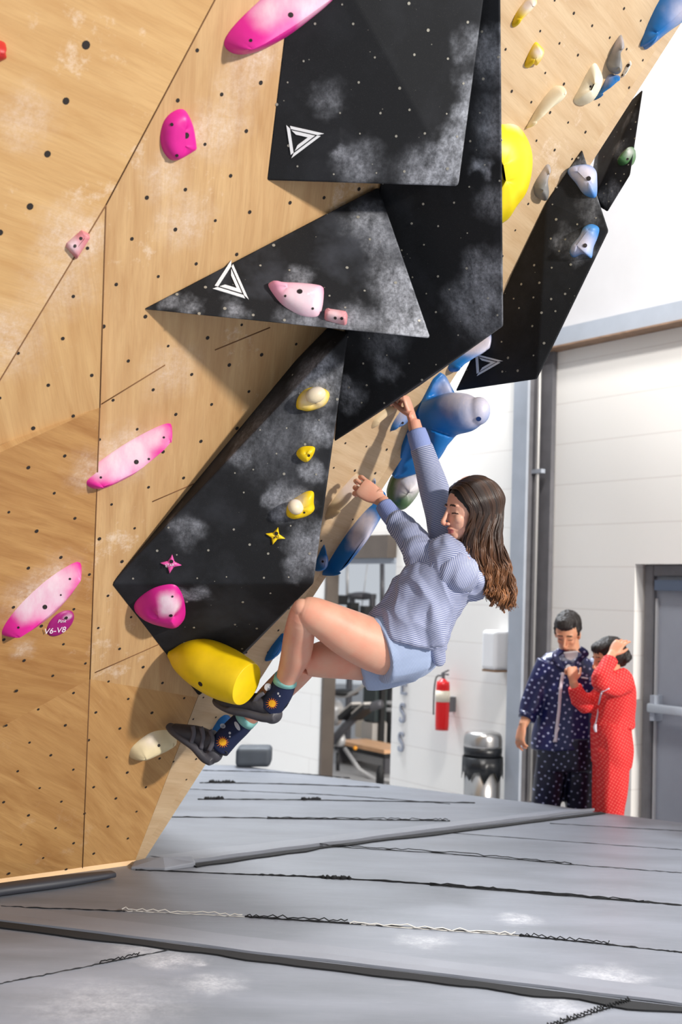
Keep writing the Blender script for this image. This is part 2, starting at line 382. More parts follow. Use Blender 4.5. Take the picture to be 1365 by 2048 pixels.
P3 = ply('plywood_shaded', srgb(205, 158, 102), srgb(176, 124, 72), .25, ch3, .5)  # same ply in darker colours: shade of the downward-tilted facet painted in
P4 = ply('plywood_low', srgb(214, 168, 112), srgb(184, 134, 82), .55, None, .3)  # bottom-left facet: its shading is mixed into these darker ply colours
P5 = ply('plywood_main', srgb(222, 184, 138), srgb(200, 156, 110), 1.25, ch2, 1.0)
panel('plywood_panel', [v_a, v_b, v_c, v_d], P1, extra, .011)
panel('plywood_panel', [v_d, v_c, v_e], P2, lat)
panel('plywood_panel', [v_d, v_e, v_g], P2, lat)
panel('plywood_panel', [v_g, v_e, v_h, v_i], P3, lat)
panel('plywood_panel', [v_i, v_h, v_j, v_k], P4, lat)
xs = fp(180, 1358)
# right-hand front face, split at the photographed panel joints
j1 = fp(203, 765); j1r = fp(700, 525); j2l = v_h; j2r = fp(300, 1290); mm = fp(455, 1260)
panel('plywood_panel', [v_b, A_top, v_m, v_h, v_e, v_c], P5, lat)
panel('plywood_panel', [v_h, v_m, v_l, v_j], ply('plywood_base', srgb(220, 174, 118), srgb(192, 142, 88), .75, None, .3), lat)
# G face (steep right-hand face)
gx = (B0-ATOP).normalized(); e_up = (FTOP-B0).normalized(); gl = []
o0 = onplane(1110, 300, B0, GN); ga = onplane(1137, 245, B0, GN)-o0; gb = onplane(1145, 318, B0, GN)-o0
for i in range(-30, 30):
    for j in range(-24, 24): gl.append(o0+ga*i+gb*j)
PG = ply('plywood_pale', srgb(222, 196, 166), srgb(206, 174, 140), 0, None, .9)
eu = e_up; ev = GN.cross(eu)
panel('plywood_panel', [B0, ATOP, FTOP], PG, gl, .0055, ax=ev, ay=eu)
# rear face turning away behind the far edge, and base board
bk = Vector((-.8, 2.0, 0))
panel('rear_panel', [B0, FTOP, FTOP+bk, B0+bk], PG, None, ax=bk.normalized(), ay=eu)
K = onz(LFT, line_y((268, 1732), (0, 1768), LFT)); off = BN*.012
V, Fc = extrude_poly([v_k+off, B0+off, B0+off+UP*.045, v_k+off+UP*.05], -BN*.03)
o = mobj('base_board', V, Fc, plain('pale_trim_wood', srgb(235, 196, 150), .55, var=.06, vscale=12), cw); fixn(o)
# thin dark joints
def joint(a, b, r=.0022):
    d = (b-a); MB().tube([a+FN*.0005, b+FN*.0005], [r, r], sub=1, sides=6).obj('panel_joint', plain('joint_dark', srgb(120, 84, 52), .8), cw)
for a, b in [(v_b, v_c), (v_c, v_e), (v_e, v_h), (v_h, v_j), (v_c, v_d), (fp(305, 1003), fp(400, 962)), (fp(190, 1345), fp(330, 1283)), (fp(203, 808), fp(330, 730)), (fp(430, 700), fp(540, 655))]:
    joint(a, b)

# ------------------------------------------------------------------ ray targets
def bvh_of(objs):
    V = []; Fc = []
    for o in objs:
        l = WO[o.name]; k = len(V); V += [v.co+l for v in o.data.vertices]; Fc += [tuple(i+k for i in p.vertices) for p in o.data.polygons]
    return BVHTree.FromPolygons(V, Fc)
class Plane:
    def __init__(s, p, n): s.p = p; s.n = n
    def hit(s, x, y): return onplane(x, y, s.p, s.n), s.n
class Surf:
    def __init__(s, objs): s.b = bvh_of(objs)
    def hit(s, x, y):
        d = ray(x, y).normalized(); h = s.b.ray_cast(CC, d)
        if h[0] is None:
            return None
        n = h[1]; n = -n if n.dot(d) > 0 else n
        return h[0], n
SF = Surf([o for o in bpy.data.objects if o.parent == cw and o.name.startswith('plywood_panel')])
PLF = Plane(B0, FN); PLG = Plane(B0, GN)
# ------------------------------------------------------------------ volumes
def hull(name, pts, mat, bevel=.006, parent=None):
    bm = bmesh.new()
    for p in pts: bm.verts.new(p)
    r = bmesh.ops.convex_hull(bm, input=bm.verts)
    bmesh.ops.dissolve_limit(bm, angle_limit=math.radians(1.5), verts=bm.verts, edges=bm.edges)
    bmesh.ops.recalc_face_normals(bm, faces=bm.faces)
    o = bobj(name, bm, mat, parent); mod_bevel(o, bevel, 2, 10); return o
def onv(o, q, n):  # onto the volume plane given
    return
def vol(name, vis, hid, spots, label, base=srgb(23, 24, 27), gen=.2):
    pts = [p if isinstance(p, Vector) else P(*p) for p in vis+hid]
    o = hull(name, pts, None)
    S = Surf([o]); l = WO[o.name]; sp = []
    for x, y, r, st in spots:
        h = S.hit(x, y)
        if h: sp.append((tuple(h[0]-l), r, st))
    o.data.materials.clear(); o.data.materials.append(blackvol(name+'_paint', sp, base, gen))
    tag(o, label, 'climbing volume', None); return o, S
def Fd(x, y, off=.005): return fp(x, y, off)
def Gd(x, y, off=.005): return onplane(x, y, B0+GN*off, GN)
def back(p, k=1.12): return CC+(p-CC)*k
# V1 top pyramid
e1_ = P(1007, 652, 4.22); top_l = Gd(955, -420, .0); _n = (Gd(690, 660)-e1_).cross(top_l-e1_).normalized(); top_r = onplane(998, -420, e1_, _n); _q = onplane(1003, -260, e1_, _n); dD = min(3.84, topx(_q)[2]-.04)
c1 = P(918, 373, 4.06); a1v = P(640, -60, 3.72); b1v = fp(533, 361, .0); d1 = P(1003, -260, dD)
V1, S1 = vol('black_volume', [a1v, b1v, c1, d1], [fp(600, -200), back(fp(720, 300)), back(fp(860, 0))],
    [(900, 340, .10, 1.5), (912, 300, .07, 1.4), (905, 320, .09, 1.2), (920, 270, .07, 1.2), (930, 225, .05, 1.1), (940, 180, .07, .75), (945, 90, .07, .6), (850, 355, .12, .8), (720, 330, .1, .6), (690, 310, .04, .7), (880, 350, .1, .9), (650, 200, .07, .45)],
    'large black pyramid climbing volume with triangle logo, topmost on the wall', gen=.12)
# T triangle
c2 = P(862, 677, 4.0); t2 = fp(757, 373, .02); b2 = fp(285, 618, .0)
V2, S2 = vol('black_volume', [c2, t2, b2], [back(fp(520, 640)), back(fp(780, 560), 1.05)],
    [(845, 665, .09, 1.5), (820, 650, .14, 1.35), (812, 600, .09, 1.2), (800, 560, .12, 1.0), (770, 480, .1, .7), (735, 450, .1, .6), (700, 645, .10, .8), (600, 645, .08, .85), (600, 555, .06, .6), (470, 620, .06, .7), (380, 612, .05, .7), (340, 602, .04, .6), (730, 430, .08, .4)],
    'black triangular climbing volume with logo and a pale pink hold', gen=.55)
# V2 long dark face on G
g1_ = onplane(668, 884, e1_, _n)
V3, S3 = vol('black_volume', [e1_, g1_, onplane(795, 372, e1_, _n), Gd(690, 660), top_l, top_r], [back(Gd(800, 800), 1.05), back(e1_, 1.12), back(top_r, 1.2)],
    [(960, 610, .14, .85), (975, 540, .1, .8), (990, 400, .08, .6), (990, 250, .1, .6), (970, 100, .08, .65), (700, 790, .07, .8), (770, 740, .06, .6), (690, 770, .05, .8), (965, 330, .04, .9), (985, 120, .1, .5), (770, 680, .1, .45)],
    'very long black climbing volume whose lower edge the climber grips', gen=.2)
# V3 bottom volume
r3 = P(627, 1167, 4.55); u3 = P(697, 665, 4.27)
V4, S4 = vol('black_volume', [r3, u3, fp(655, 655, .01), fp(590, 722, 0), fp(222, 1168, .0), fp(397, 1393, .0), Gd(480, 1318, .02)], [back(r3, 1.08), back(u3, 1.06), back(fp(420, 1100), 1.04)],
    [(625, 750, .13, 1.0), (640, 790, .08, .9), (640, 860, .07, .9), (625, 940, .05, .8), (580, 1000, .09, .95), (560, 1010, .06, .8), (620, 1080, .1, .8), (600, 1120, .08, .75), (370, 1190, .07, .95), (395, 1190, .05, .7), (480, 915, .05, .6), (375, 1060, .08, .55), (660, 1000, .05, .7), (540, 870, .2, .3)],
    'large black kite-shaped climbing volume low on the wall with pink and yellow holds', gen=.25)
# V4 far right block
q1 = P(1218, 462, 4.75); q2 = P(1075, 758, 4.85); q3 = Gd(912, 782); q4 = Gd(1095, 402); q5 = Gd(1165, 300)
V5, S5 = vol('black_volume', [q1, q2, q3, q4, q5], [back(q3, 1.03), back(q2, 1.1), back(q5, 1.05), back(q1, 1.08)],
    [(1160, 500, .07, .75), (1130, 480, .06, .6), (1195, 400, .08, .6), (1165, 330, .05, .8), (1180, 440, .05, .6)],
    'black block climbing volume with two blue holds, overlapping the far edge', gen=.15)
w1 = P(1288, 176, 4.95); w2 = P(1262, 350, 4.9); w3 = P(1216, 425, 4.95); w4 = P(1192, 392, 5.0); w5 = P(1235, 215, 5.0)
V6, S6 = vol('black_volume', [w1, w2, w3, w4], [P(1230, 300, 5.2), P(1175, 400, 5.25), P(1200, 260, 5.3)],
    [(1235, 300, .06, .9), (1255, 240, .05, .6), (1220, 390, .06, .7)],
    'narrow black climbing volume with a small green hold, furthest right', gen=.35)
# light-ringed holes on the volumes
M_sock = plain('socket_metal', srgb(165, 160, 148), .5, .3)
def dots(o, S, reg_, step, r, seed, par):
    rnd = random.Random(seed); x0, y0, x1, y1 = reg_; y = y0; row = 0
    while y < y1:
        x = x0+(row % 2)*step*.5
        while x < x1:
            px, py = x+rnd.uniform(-step, step)*.22, y+rnd.uniform(-step, step)*.22; h = S.hit(px, py)
            if h and rnd.random() < .8:
                hh, n = h; MB().tube([hh-n*.002, hh+n*.0012], [r*rnd.uniform(.6, 1.1)]*2, sub=1, sides=8).obj('bolt_socket', M_sock, par, False)
            x += step
        y += step*.8; row += 1
dots(V1, S1, (540, 0, 980, 370), 70, .0045, 1, V1); dots(V2, S2, (300, 380, 860, 670), 62, .0055, 2, V2)
dots(V3, S3, (690, 60, 1005, 860), 55, .004, 3, V3); dots(V4, S4, (240, 700, 690, 1380), 62, .0045, 4, V4)
dots(V5, S5, (930, 320, 1210, 770), 38, .005, 5, V5); dots(V6, S6, (1195, 190, 1280, 420), 22, .003, 6, V6)
# triangle logos (three interlocking strokes)
def logo(S, corners, par, outer=None):
    """corners: pixel triangle A,B,C. Three L-shaped bars as in the wall maker's mark"""
    A, B, C = [Vector((c[0], c[1], 0)) for c in corners]; G = (A+B+C)/3; mb = MB()
    h0 = S.hit(G[0], G[1])
    def q(p): return onplane(p[0], p[1], h0[0], h0[1])+h0[1]*.003
    def strip(p0, p1, p2, p3):
        v = [q(p) for p in (p0, p1, p2, p3)]
        if None in v: return
        n = (v[1]-v[0]).cross(v[2]-v[0]).normalized(); n = -n if n.dot(CC-v[0]) < 0 else n
        mb.add(extrude_poly(v, -n*.003))
    def inset(k): return [G+(p-G)*k for p in (A, B, C)]
    for k0, k1 in ((1.0, .74), (.62, .32)):
        O = inset(k0); I = inset(k1)
        for i in range(3):
            a, b = i, (i+1) % 3
            s = .10 if k0 == 1.0 else 0
            p0 = O[a]+(O[b]-O[a])*s; i0 = I[a]+(I[b]-I[a])*(s*.3)
            if k0 < 1 and i == 2: continue
            strip(p0, O[b], I[b], i0)
    mb.obj('logo', plain('logo_white', srgb(232, 232, 234), .6), par, False)
logo(S1, [(573, 250), (648, 267), (583, 316)], V1)
logo(S2, [(463, 521), (498, 600), (426, 578)], V2)
logo(S5, [(952, 708), (1007, 722), (955, 752)], V5)

# ------------------------------------------------------------------ mats
M_mat = None
def matmat():
    t = NT('mat_vinyl'); v = t.n('NewGeometry').outputs['Position']
    n1 = t.noise(t.map(v, (1, 3, 1), (0, 0, .3)), 1.6, 4); n2 = t.noise(v, 300, 2); n3 = t.noise(t.map(v, (2, 9, 1), (0, 0, -.15)), 2, 5, .7)
    c = t.mix(t.ramp(n1, [(.35, 0), (.7, 1)]), srgb(104, 108, 116), srgb(121, 125, 135))
    c = t.mix(t.ramp(n3, [(.6, 0), (.85, .5)]), c, srgb(150, 153, 161))
    sp = [(tuple(onz(x, y)), r, s) for x, y, r, s in [(425, 1968, .12, .85), (1040, 1838, .1, .9), (1220, 1953, .16, .85), (850, 1882, .12, .7), (340, 1922, .12, .7), (1120, 2015, .14, .75), (220, 2010, .3, .5), (405, 1925, .05, .8), (300, 1895, .2, .55)]]
    c = t.mix(t.math('MULTIPLY', t.chalk(v, sp, 20, .3), .7), c, srgb(225, 225, 230))
    return t.out(c, .48, t.math('ADD', n2, t.math('MULTIPLY', n3, 6)), .12, .002, Specular_IOR_Level=.45)
M_mat = matmat(); M_mstrip = plain('mat_strip_vinyl', srgb(120, 123, 132), .5, var=.06, vscale=4, bump=.1); M_seam = plain('seam_dark', srgb(12, 13, 17), .9)
def clip(poly, a, b, side):
    """keep the part of the xy polygon on one side of line a-b"""
    d = b-a; f = lambda p: side*(d.x*(p.y-a.y)-d.y*(p.x-a.x)); out = []
    for i in range(len(poly)):
        p, q = poly[i], poly[(i+1) % len(poly)]; fp_, fq = f(p), f(q)
        if fp_ >= 0: out.append(p)
        if fp_*fq < 0: out.append(p+(q-p)*(fp_/(fp_-fq)))
    return out
edge = [(-900, 1455), (-200, 1500), (400, 1529), (480, 1530), (560, 1541), (680, 1556), (900, 1585), (1100, 1609), (1200, 1624), (1365, 1645), (1700, 1685), (2300, 1760)]
big = [onz(*q) for q in edge]+[Vector((6, 1.0, 0)), Vector((6, -1.2, 0)), Vector((-7, -1.2, 0)), Vector((-7, 8, 0))]
big = clip(big, Vector((WP0.x, WP0.y, 0))+WN*.25, Vector((WP0.x, WP0.y, 0))+WN*.25+WD, 1)
s1a, s1b_ = onz(0, 1834), onz(1365, 2010); s2a, s2b = onz(300, 1722), onz(1200, 1622)
near = clip(big, s1a, s1b_, -1); rest = clip(big, s1a, s1b_, 1); mid = clip(rest, s2a, s2b, -1); far = clip(clip(rest, s2a, s2b, 1), B0, B0+bk, -1)
near = clip(near, B1-BD, B0, -1); mid = clip(mid, B1-BD, B0, -1)
mats_ = []
for poly, lab in ((near, 'grey crash mat nearest the camera in the foreground'), (mid, 'wide grey crash mat below the climber between two cover strips'), (far, 'pale grey crash mat reaching back to the white wall')):
    V, Fc = extrude_poly(poly, Vector((0, 0, -.64))); o = fixn(mobj('crash_mat', V, Fc, M_mat)); mod_bevel(o, .012, 2); tag(o, lab, 'crash mat', 'crash mats'); mats_.append(o)
def seam(px, par, r=.003, stitch=0, amp=.006, z=.001, name='seam'):
    pts = [onz(x, y, z) for x, y in px]; c = catmull(pts, 24); rnd = random.Random(len(px)+int(px[0][0])); q = []
    for i, p in enumerate(c):
        q.append(p+Vector((rnd.uniform(-1, 1)*.003, rnd.uniform(-1, 1)*.004, rnd.uniform(0, .002))))
    mb = MB().tube(q, [r*rnd.uniform(.5, 1.3) for _ in q], sub=1, sides=6)
    if stitch:
        L = 0; zz = []
        for i in range(len(c)-1):
            n = max(1, int((c[i+1]-c[i]).length/.018))
            for k in range(n):
                p = c[i].lerp(c[i+1], k/n); zz.append(p+Vector((0, (1 if len(zz) % 2 else -1)*stitch, .004+rnd.uniform(0, .008))))
        mb.tube(zz, [.0022]*len(zz), sub=1, sides=5)
    return mb.obj(name, M_seam, par)
mN, mM, mF = mats_
seam([(520, 1750), (680, 1757), (1000, 1779), (1365, 1811)], mM, .005); seam([(270, 1740), (520, 1750)], mM, .003)
seam([(645, 1756), (700, 1758)], mM, .011); seam([(860, 1770), (1300, 1806)], mM, .003, .005)
seam([(0, 1813), (250, 1823)], mM, .0025); seam([(490, 1833), (700, 1848), (1000, 1868), (1220, 1890), (1365, 1905)], mM, .003)
seam([(495, 1834), (700, 1847)], mM, .004, .014); seam([(1040, 1872), (1225, 1890)], mM, .003, .012)
w_ = seam([(245, 1822), (490, 1834)], mM, .002, .012); w_.data.materials[0] = plain('pale_thread', srgb(196, 192, 186), .8)
w_ = seam([(700, 1848), (1040, 1872)], mM, .002, .010); w_.data.materials[0] = plain('pale_thread', srgb(196, 192, 186), .8)
seam([(640, 1692), (900, 1708), (1150, 1730)], mM, .002, .004); seam([(1150, 1730), (1365, 1746)], mM, .0015); seam([(900, 1666), (1365, 1700)], mM, .0015)
seam([(1100, 1647), (1365, 1662)], mM, .0015)
seam([(330, 1634), (600, 1637)], mF, .003); seam([(535, 1637), (760, 1640), (900, 1642)], mF, .004, .006)
seam([(395, 1599), (600, 1600), (950, 1606)], mF, .004); seam([(400, 1566), (560, 1568), (760, 1575)], mF, .004); seam([(405, 1541), (560, 1545), (700, 1556)], mF, .003)
seam([(420, 1565), (470, 1566)], mF, .015); seam([(410, 1598), (445, 1598)], mF, .014); seam([(605, 1600), (640, 1599)], mF, .014); seam([(370, 1578), (660, 1590), (900, 1608)], mF, .002)
seam([(0, 1968), (190, 1930), (375, 1893)], mN, .002); seam([(200, 1928), (280, 1912)], mN, .003, .004)
seam([(1050, 2075), (1120, 2048), (1200, 2022), (1262, 2003)], mN, .003, .013)
# cover strips
def strip(a, b, c, d, lab, lift=.003, n=40):
    """a->b upper edge, d->c lower edge in pixels"""
    V = []; rnd = random.Random(3)
    for i in range(n+1):
        t = i/n; pu = onz(a[0]+(b[0]-a[0])*t, a[1]+(b[1]-a[1])*t); pl_ = onz(d[0]+(c[0]-d[0])*t, d[1]+(c[1]-d[1])*t)
        w1, w2 = noise.noise(Vector((t*9, 0, 0)))*.02, noise.noise(Vector((t*11, 5, 0)))*.018
        dv = (pl_-pu).normalized()
        V += [pu+dv*w1+UP*.002, pu.lerp(pl_, .5)+UP*(lift*.6), pl_+dv*w2+UP*(lift+.006), pl_+dv*(w2-.0)+UP*.001]
    Fc = []
    for i in range(n):
        for k in range(3): Fc.append((i*4+k, i*4+k+1, (i+1)*4+k+1, (i+1)*4+k))
        Fc.append((i*4+3, i*4, (i+1)*4, (i+1)*4+3))
    o = fixn(mobj('cover_strip', V, Fc, M_mstrip, None, False)); tag(o, lab, 'cover strip')
    return o
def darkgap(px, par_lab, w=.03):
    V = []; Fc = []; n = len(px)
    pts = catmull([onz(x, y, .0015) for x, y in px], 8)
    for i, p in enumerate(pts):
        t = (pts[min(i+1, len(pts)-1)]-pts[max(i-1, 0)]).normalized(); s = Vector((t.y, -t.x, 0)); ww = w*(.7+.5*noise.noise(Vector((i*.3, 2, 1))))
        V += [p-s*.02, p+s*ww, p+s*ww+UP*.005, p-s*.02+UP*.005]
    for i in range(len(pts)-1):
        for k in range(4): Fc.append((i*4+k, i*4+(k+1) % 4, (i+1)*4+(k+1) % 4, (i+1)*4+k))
    return fixn(mobj('gap_shade', V, Fc, M_seam, par_lab))  # flat black strip laid in for the shaded gap under the cover's edge
st = strip((-300, 1775), (1700, 2022), (1700, 2052), (-300, 1808), 'long grey cover strip crossing the foreground mats')
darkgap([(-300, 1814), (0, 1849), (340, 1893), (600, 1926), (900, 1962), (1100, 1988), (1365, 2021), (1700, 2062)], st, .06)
st2 = strip((300, 1712), (1140, 1618), (1190, 1622), (375, 1727), 'grey cover strip running diagonally back from the wall corner', .01)
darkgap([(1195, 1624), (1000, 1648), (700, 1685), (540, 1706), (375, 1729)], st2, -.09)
# folded flap at the wall foot and dark edge pad
V = [onz(268, 1722, .02), onz(300, 1714, .035), onz(352, 1722, .02), onz(384, 1712, .045), onz(392, 1724, .02), onz(330, 1736, .012), onz(262, 1734, .01)]
c = sum(V, Vector())/len(V)+UP*.02; Vb = [v-UP*(v.z-.001) for v in V]
n = len(V); Fc = [(i, (i+1) % n, 2*n) for i in range(n)]+[(i, n+i, n+(i+1) % n, (i+1) % n) for i in range(n)]
o = fixn(mobj('loose_mat_flap', V+Vb+[c], Fc, M_mstrip, None)); mod_bevel(o, .004); tag(o, 'crumpled dark flap of mat cover at the foot of the wall corner', 'mat flap')
mb = MB().tube([onz(x, y, .02) for x, y in [(-300, 1822), (-100, 1795), (0, 1779), (120, 1763), (225, 1748)]], [(.02, .045)]*4+[(.012, .03)], ref=UP, power=3)
o = mb.obj('edge_pad', plain('edge_pad_black', srgb(52, 54, 62), .5)); tag(o, 'dark padded strip lying along the base of the plywood wall', 'edge pad')
# ------------------------------------------------------------------ climbing holds
PINK = srgb(226, 30, 150); MAG = srgb(165, 18, 118); YEL = srgb(246, 208, 10); BLUE = srgb(18, 112, 186); CREAM = srgb(232, 214, 172)
GREY = srgb(138, 136, 134); PALEP = srgb(240, 160, 190); REDH = srgb(196, 36, 32); GREEN = srgb(74, 120, 70); DUSTY = srgb(214, 132, 138)
M_bolt = plain('bolt_steel', srgb(70, 66, 62), .35, .8); M_hole2 = plain('bolt_hole', srgb(40, 28, 30), .8)
def resample(poly, n):
    L = [0]; N = len(poly)
    for i in range(N): L.append(L[-1]+(poly[(i+1) % N]-poly[i]).length)
    out = []; j = 0
    for k in range(n):
        t = L[-1]*k/n
        while L[j+1] < t: j += 1
        f = (t-L[j])/max(1e-9, L[j+1]-L[j]); out.append(poly[j].lerp(poly[(j+1) % N], f))
    return out
def close_seg(p, core):
    best = None
    for i in range(max(1, len(core)-1)):
        a = core[i]; b = core[min(i+1, len(core)-1)]; d = b-a; t = 0 if d.length < 1e-9 else max(0, min(1, (p-a).dot(d)/d.length_squared))
        q = a+d*t
        if best is None or (q-p).length < (best-p).length: best = q
    return best
def hold(label, out_px, S, h, core, col, spots=(), bolts=(), p=2.2, blend=0.0, smooth=True, cat='climbing hold', depth=None, name='climbing_hold', group=None, boltr=.008, rough=.45, curve=True, tilt=None, backd=None, seg=72, sc=30):
    pts = [Vector((x, y, 0)) for x, y in out_px]
    if curve: pts = catmull(pts, 8, True)
    pts = resample(pts, seg); c2 = sum(pts, Vector())/len(pts)
    hh = S.hit(c2.x, c2.y)
    if hh is None: hh = PLG.hit(c2.x, c2.y)
    hp, n = hh; n = n.normalized(); vw = (CC-hp).normalized(); n2 = (n*(1-blend)+vw*blend).normalized()
    if depth: hp = P(c2.x, c2.y, depth)
    pl_ = Plane(hp, n2); base = [onplane(q.x, q.y, hp, n2) for q in pts]; cr = [onplane(x, y, hp, n2) for x, y in core]
    rings = []; wmax = sorted((close_seg(q, cr)-q).length for q in base)[int(seg*.6)]
    bd_ = backd if backd is not None else (.004 if blend == 0 else h*.8)
    if blend > 0:
        c3 = sum(base, Vector())/len(base)
        rings.append([q.lerp(c3, .35)-n*bd_-n2*bd_*.3 for q in base]); rings.append([q.lerp(c3, .08)-n*bd_*.5-n2*bd_*.1 for q in base])
    else: rings.append([q-n*bd_ for q in base])
    rings.append(base)
    for t in (.04, .1, .2, .35, .52, .72, .88, 1.0):
        hgt = h*(1-(1-t)**p); rings.append([q.lerp(close_seg(q, cr), t*.999)+n2*hgt*min(1.0, ((close_seg(q, cr)-q).length/wmax))**.5 for q in base])
    V = [v for r in rings for v in r]; N = seg; Fc = []
    for i in range(len(rings)-1):
        for k in range(N): Fc.append((i*N+k, i*N+(k+1) % N, (i+1)*N+(k+1) % N, (i+1)*N+k))
    Fc.append(tuple(range(N-1, -1, -1)))
    bm = bmesh.new(); vs = [bm.verts.new(v) for v in V]
    for f in Fc:
        try: bm.faces.new([vs[i] for i in f])
        except ValueError: pass
    bmesh.ops.remove_doubles(bm, verts=bm.verts, dist=.0009); bmesh.ops.recalc_face_normals(bm, faces=bm.faces)
    o = bobj(name, bm, None, None, smooth, hp)
    SS = Surf([o]); sp = []
    for x, y, r, st in spots:
        g = SS.hit(x, y)
        if g: sp.append((tuple(g[0]-hp), r, st))
    o.data.materials.append(col if not isinstance(col, tuple) else holdmat(name+'_resin', col, sp, rough, sc))
    tag(o, label, cat, group)
    for b in bolts:
        x, y = b[0], b[1]; r = b[2] if len(b) > 2 else boltr
        g = SS.hit(x, y)
        if g is None: continue
        q, nn = g; mb = MB(); mb.tube([q-nn*.004, q+nn*.0012], [r, r], sub=1, sides=14); mb.tube([q-nn*.002, q+nn*.002], [r*.55, r*.45], 1, sub=1, sides=6)
        mb.obj('bolt', [M_hole2, M_bolt], o, False)
    return o, SS
# on the front plywood face
hold('small red hold cut off by the left frame edge', [(-30, 80), (8, 84), (11, 104), (8, 120), (-30, 124)], SF, .04, [(-10, 100), (0, 102)], REDH)
hold('big bright pink crescent hold at the top of the plywood', [(449, 90), (462, 60), (505, 15), (560, -30), (640, -60), (690, -45), (655, 5), (610, 45), (560, 82), (510, 105), (470, 108)], SF, .09, [(478, 85), (560, 35), (650, -30)], PINK,
     [(540, 20, .08, .8), (610, 15, .07, .85), (640, 0, .06, .8), (575, -10, .08, .6)], [(582, 30), (502, 81, .005)], p=1.5)
hold('bright pink D-shaped hold on the plywood left of the top volume', [(368, 219), (384, 245), (392, 288), (388, 300), (350, 321), (330, 308), (321, 280), (327, 245), (345, 224)], SF, .035, [(360, 255), (360, 285)], PINK, [], [(373, 271, .009), (344, 249, .005), (354, 311, .005)], p=5)
hold('small dusty pink wedge screwed to the chalky panel joint', [(163, 460), (178, 467), (179, 474), (152, 518), (131, 493), (133, 486)], SF, .02, [(150, 490), (165, 472)], DUSTY, [(150, 490, .03, .7)], [(150, 492, .005), (162, 477, .005)], p=6, curve=False)
hold('pink chalked crescent hold in the middle of the plywood', [(160, 957), (190, 930), (250, 888), (310, 855), (340, 846), (342, 862), (325, 893), (285, 928), (240, 960), (200, 976), (172, 974)], SF, .07, [(190, 955), (260, 922), (325, 868)], PINK,
     [(230, 920, .08, 1.0), (270, 900, .09, 1.05), (310, 872, .06, .8), (280, 918, .05, .7), (195, 940, .05, .8), (240, 940, .05, .7)], [(273, 924, .008), (202, 955, .004), (328, 875, .004), (298, 918, .004)], p=1.4)
hold('pink chalked crescent hold low at the left edge above a round tag', [(1, 1268), (8, 1245), (40, 1205), (90, 1160), (140, 1128), (160, 1124), (161, 1145), (140, 1185), (105, 1225), (60, 1255), (25, 1270)], SF, .07, [(25, 1255), (90, 1200), (148, 1142)], PINK,
     [(70, 1195, .09, 1.05), (110, 1165, .08, 1.0), (50, 1215, .06, .95), (120, 1200, .05, .85), (95, 1225, .05, .7), (140, 1150, .05, .4)], [(90, 1214, .008), (37, 1255, .004), (140, 1158, .004), (122, 1190, .003)], p=1.4)
tg, STG = hold('round magenta grade tag marked V6-V8 on the plywood', [(120+32*math.cos(a)*.83+22*math.sin(a)*.35*0+0, 0) for a in (0,)] and
     [(120+math.cos(a)*34*math.cos(-.72)-math.sin(a)*19*math.sin(-.72), 1246+math.cos(a)*34*math.sin(-.72)+math.sin(a)*19*math.cos(-.72)) for a in [2*math.pi*k/24 for k in range(24)]],
     SF, .012, [(112, 1254), (128, 1238)], MAG, [(135, 1232, .02, .7)], [(132, 1236, .007)], p=7, cat='grade tag', name='grade_tag')
def label_on(S, x, y, s, size, par, mat, rot=0.0, name='lettering'):
    h = S.hit(x, y); h2 = S.hit(x+6, y); n = h[1]; ax = (h2[0]-h[0]); ax -= n*ax.dot(n); ax.normalize(); ax = Matrix.Rotation(rot, 3, n)@ax; ay = n.cross(ax)
    V, Fc = textdata(s, size, .0006); return mobj(name, place(V, h[0]+n*.0015, ax, ay, n), Fc, mat, par)
M_wt = plain('white_print', srgb(240, 225, 235), .6); M_dk = plain('dark_print', srgb(70, 30, 40), .6)
label_on(STG, 110, 1261, 'V6-V8', .034, tg, M_wt, .1); label_on(STG, 124, 1242, 'Pink', .02, tg, M_wt, .1)
hold('long cream foothold under the toe of the lower climbing shoe', [(259, 1507), (268, 1490), (300, 1466), (332, 1460), (352, 1470), (350, 1480), (325, 1498), (285, 1516), (263, 1517)], SF, .06, [(280, 1500), (335, 1475)], CREAM, [(300, 1480, .05, .4)], [(318, 1491, .006)], p=1.8)
# on the lower black volume
hold('bright pink rounded hold with chalky top on the lower black volume', [(268, 1215), (278, 1196), (310, 1175), (347, 1169), (363, 1185), (371, 1215), (368, 1240), (350, 1253), (315, 1247), (280, 1233)], S4, .06, [(320, 1210), (345, 1215)], PINK,
     [(335, 1205, .05, 1.1), (350, 1215, .05, 1.0), (330, 1225, .04, .9)], [(342, 1231, .007), (345, 1193, .004)], p=2.5)
def starpts(cx, cy, r, rot):
    out = []
    for k in range(8):
        a = rot+k*math.pi/4; rr = r if k % 2 == 0 else r*.42; out.append((cx+math.cos(a)*rr, cy+math.sin(a)*rr*.88))
    return out
sp_, SSP = hold('pink four-pointed start tag on the lower black volume', starpts(342, 1128, 22, -1.45), S4, .008, [(342, 1128), (342.5, 1128)], srgb(235, 90, 170), [], [(343, 1123, .007)], p=9, curve=False, cat='start tag', name='start_tag')
label_on(SSP, 342, 1130, 'START', .014, sp_, M_wt)
sy_, SSY = hold('yellow four-pointed start tag near the right edge of the black volume', starpts(551, 1072, 21, -1.3), S4, .008, [(551, 1072), (551.5, 1072)], YEL, [], [(553, 1067, .007)], p=9, curve=False, cat='start tag', name='start_tag')
label_on(SSY, 550, 1075, 'START', .014, sy_, M_dk, .1)
